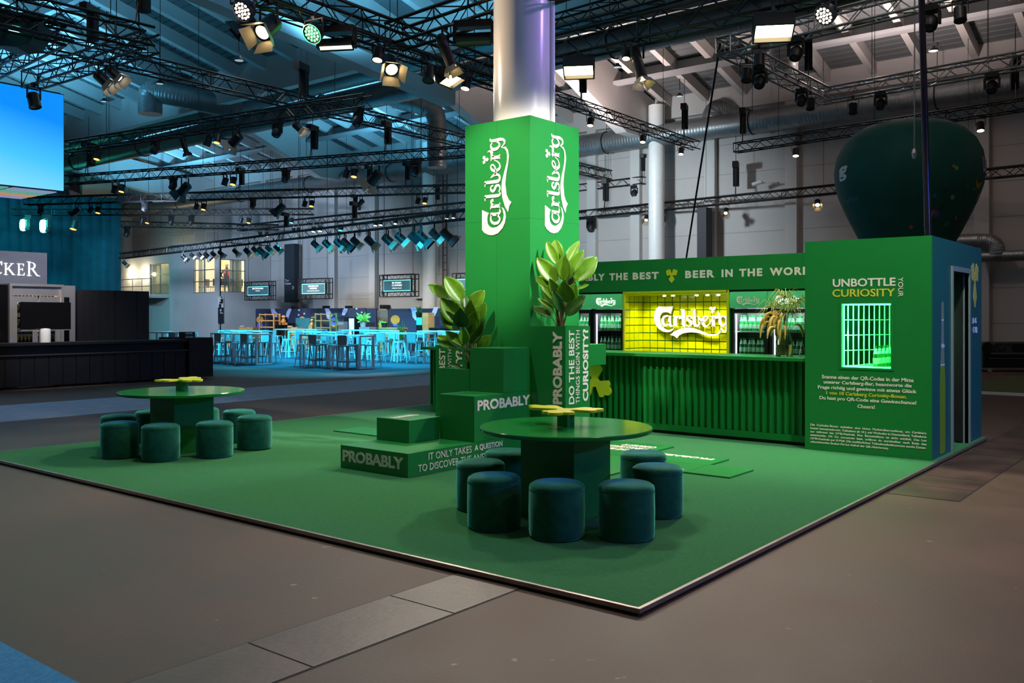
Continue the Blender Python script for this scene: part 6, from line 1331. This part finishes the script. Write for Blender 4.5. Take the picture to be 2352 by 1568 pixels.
def bsurf(px, py, off=.01):
    z = cB.z - (py - 400) * sc; zz = -(py - 400) * sc
    r = .1
    for (r0, z0), (r1, z1) in zip(prof, prof[1:]):
        if z0 <= zz <= z1: r = r0 + (r1 - r0) * (zz - z0) / (z1 - z0)
    r += off; s = max(-.999, min(.999, (px - 2085) * sc / r)); a = math.asin(s)
    return V((cB.x, cB.y, z)) + RT * (r * sin(a)) - FW * (r * cos(a))
def bpatch(nm, m, pts, th=.006):
    mb = MB(); n = len(pts); cx, cy = sum(p[0] for p in pts) / n, sum(p[1] for p in pts) / n
    vs_ = [bsurf(cx, cy, th)] + [bsurf(a, b, th) for a, b in pts]; mb.add(vs_, [(0, (k + 1) % n + 1, k + 1) for k in range(n)]); mb.build(nm, m, t)
def bdot(m, cx, cy, r): bpatch('printed_flower', m, [(cx + r * cos(k * pi / 6), cy + r * sin(k * pi / 6)) for k in range(12)], .008)
M['pink'] = mat('pink_print', (170, 96, 96), .7, var=0); M['lime2'] = mat('lime_print', (96, 176, 96), .7, var=0); M['violet'] = mat('violet_print', (110, 110, 200), .7, var=0); M['tealp'] = mat('teal_print', (40, 120, 116), .7, var=0); M['gold'] = mat('gold_print', (176, 130, 20), .7, var=0); M['branch'] = mat('branch_print', (52, 60, 40), .7, var=0); M['magenta'] = mat('magenta_print', (120, 40, 90), .7, var=0); M['plav'] = mat('pale_lilac_print', (210, 180, 220), .7, var=0)
bpatch('printed_branch', 'branch', [(2073, 545), (2081, 545), (2100, 500), (2126, 440), (2124, 438), (2096, 490)])
for m, cx, cy, r in (('pink', 2114, 407, 4), ('lime2', 2121, 411, 4.5), ('pink', 2069, 470, 3.5), ('lime2', 2121, 471, 5), ('lime2', 2078, 508, 5.5), ('pink', 2084, 501, 4), ('pink', 2045, 532, 4), ('pink', 2142, 512, 4)): bdot(m, cx, cy, r)
def star(m, cx, cy, r, n=7, a0=0, a1=2 * pi):
    for k in range(n):
        a = a0 + (a1 - a0) * k / n; u, v = cos(a), sin(a); bpatch('printed_leaf', m, [(cx, cy), (cx + u * r * .5 - v * r * .12, cy + v * r * .5 + u * r * .12), (cx + u * r, cy + v * r), (cx + u * r * .5 + v * r * .12, cy + v * r * .5 - u * r * .12)])
star('violet', 2092, 505, 10, 8); star('tealp', 1944, 472, 16, 9, 2.6, 5.4); star('tealp', 2122, 530, 12, 6, 3.5, 6); star('violet', 2071, 524, 8, 4, 1, 2.4); star('tealp', 2178, 455, 11, 6, 3.6, 5.8); star('branch', 2102, 462, 10, 7, 3.4, 6); star('magenta', 2172, 505, 13, 5, 3.4, 6.2); star('tealp', 2154, 448, 6, 5, 3.4, 6)
bpatch('printed_bird', 'gold', [(2174, 426), (2183, 438), (2189, 440), (2205, 431), (2198, 442), (2190, 449), (2184, 446)]); bpatch('printed_bird', 'tealp', [(2072, 469), (2078, 466), (2077, 459), (2081, 465), (2086, 461), (2082, 468), (2085, 473), (2078, 471)])
def btxt(body, px0, px1, py0, py1, m, bold, slant=0):
    def fn(a, b, th):
        u = px0 + (px1 - px0) * a; v = py0 + (py1 - py0) * b; return bsurf(u + (v - py0) * slant, v, .006 + th)
    text(body, (0, 0, 0), (1, 0, 0), (0, 1, 0), 1, 1, m, t, bold, fn=lambda a, b, th: fn(a, b, th), name='lettering')
btxt('Under', 2200, 2243.5, 412, 378, 'plav', .03); btxt('g', 1924, 1930, 419, 386, 'white', .03); btxt('EXPL', 2224, 2238, 442, 425, 'plav', .0, -.25); btxt('MAGIC', 2196, 2224, 474, 455, 'plav', .0, -.3); btxt('HERB', 2184, 2206, 510, 489, 'plav', .0, -.4)
# tall slanted pole, cables
def pole(nm, lab, cat, a, b, da, db, r, m='black'): tag(MB().cone(PD(*a, da), PD(*b, db), r, r * 1.1, 10).build(nm, m, None, 40), lab, cat)
pb = PD(2132, 536, 14.0); pole('mast', 'tall thin dark mast rising in front of the balloon from the booth roof', 'mast', (2116, -30), (2132, 545), 13.4, 13.4, .045, mat('shiny_dark_mast', (70, 56, 66), .25, .8))
pole('slanted_cable', 'long black slanted cable from the silver truss corner down behind the bar', 'cable', (1654, 100), (1575, 600), 18.1, 25, .022)
pole('hanging_cable', 'thin pale cable hanging in front of the balloon', 'cable', (2101, -20), (2100, 345), 17.5, 17.5, .012, 'hallgrey')
hk = PD(2100, 352, 17.5); tag(MB().lathe([(0, -.12), (.03, -.1), (.05, 0), (.03, .08), (0, .1)], hk, 10).build('cable_hook', 'steel'), 'small metal hook at the end of the pale cable', 'hook')
a, b = xq(1601, 477, XW - 1), xq(1622, 700, XW - 1); tag(MB().box(XW - 1, XW - .5, b.y, a.y, ZF, a.z).build('dark_pillar_banner', mat('charcoal_panel', (44, 44, 50), .6)), 'tall narrow charcoal panel standing at the wall right of the tower', 'panel')
tp = TR['R4']; q = (tp[0] + (tp[1] - tp[0]) * .27) - V((0, 0, .70)); t = thing('security_camera', 'small white security camera hanging under the low right truss', 'camera', q)
MB().tube([q + V((0, 0, .1)), q + V((0, 0, .62))], .02, 6).build('drop_rod', 'black', t); MB().lathe([(0, -.16), (.1, -.1), (.12, 0), (.1, .06), (.05, .1), (0, .1)], q, 14).build('dome', 'white', t, 60)
q = xq(1785, 423, XW); t = thing('wall_camera', 'white bullet camera on the wall above the bar', 'camera', q); MB().cone(q + V((-.7, .3, .05)), q + V((-.75, .65, -.05)), .08, .08, 12).build('housing', 'white', t, 40); MB().tube([q, q + V((-.5, 0, 0)), q + V((-.7, .4, 0))], .03, 6).build('arm', 'white', t)
# sofa at the right
ds = 26.5; q = PD(2259, 848, ds); u = RT; v = FW; t = thing('dark_sofa', 'black tufted sofa at the right edge behind the booth', 'sofa', (q.x, q.y, ZF))
def obb(mb, x0, x1, y0, y1, z0, z1): mb.box(x0, x1, y0, y1, z0, z1)
Mx = Matrix.Translation((q.x, q.y, ZF)) @ Matrix(((u.x, v.x, 0, 0), (u.y, v.y, 0, 0), (0, 0, 1, 0), (0, 0, 0, 1))); M['leather'] = mat('black_leather', (20, 22, 24), .35, var=.2, bump=.2, bs=20)
def sp_(mb, n, m, bev=0): mb.xf(Mx).build(n, m, t, bevel=bev)
sp_(MB().box(.12, 2.8, .0, .9, .12, .42), 'seat_base', 'leather', .03); sp_(MB().box(.2, 2.75, .0, .7, .42, .56), 'seat_cushion', 'leather', .04); sp_(MB().box(.1, 2.8, .7, .95, .3, .86), 'backrest', 'leather', .05)
for x in (0, 2.75): sp_(MB().box(x, x + .2, 0, .95, .12, .70), 'armrest', 'leather', .04); sp_(MB().cone((x + .1, -.02, .72), (x + .1, .97, .72), .15, .15, 16), 'armrest_roll', 'leather')
for x in (.2, 2.6): sp_(MB().box(x, x + .08, .05, .13, 0, .12), 'foot', 'steel')
tg_ = MB(); tg_.box(.55, 1.15, .52, .68, .5, .86); o = tg_.xf(Mx).build('patterned_cushion', mat('patterned_cushion', (60, 60, 64), .8, var=.8, vs_=9), None, bevel=.05); tag(o, 'black and grey patterned cushion on the dark sofa', 'cushion')
a = G(2250, 904, ZF); b = G(2250, 858, ZF); struct(MB().box(a.x, a.x + 6, -9, a.y + .5, ZF, ZF + .05).build('floor_side_platform', mat('olive_carpet', (66, 72, 34), .9, var=.15, vs_=40, bump=.4, bs=200)))
struct(MB().box(a.x - .08, a.x, -9, a.y + .5, ZF - .01, ZF + .055).build('floor_side_platform_edge', 'white'))
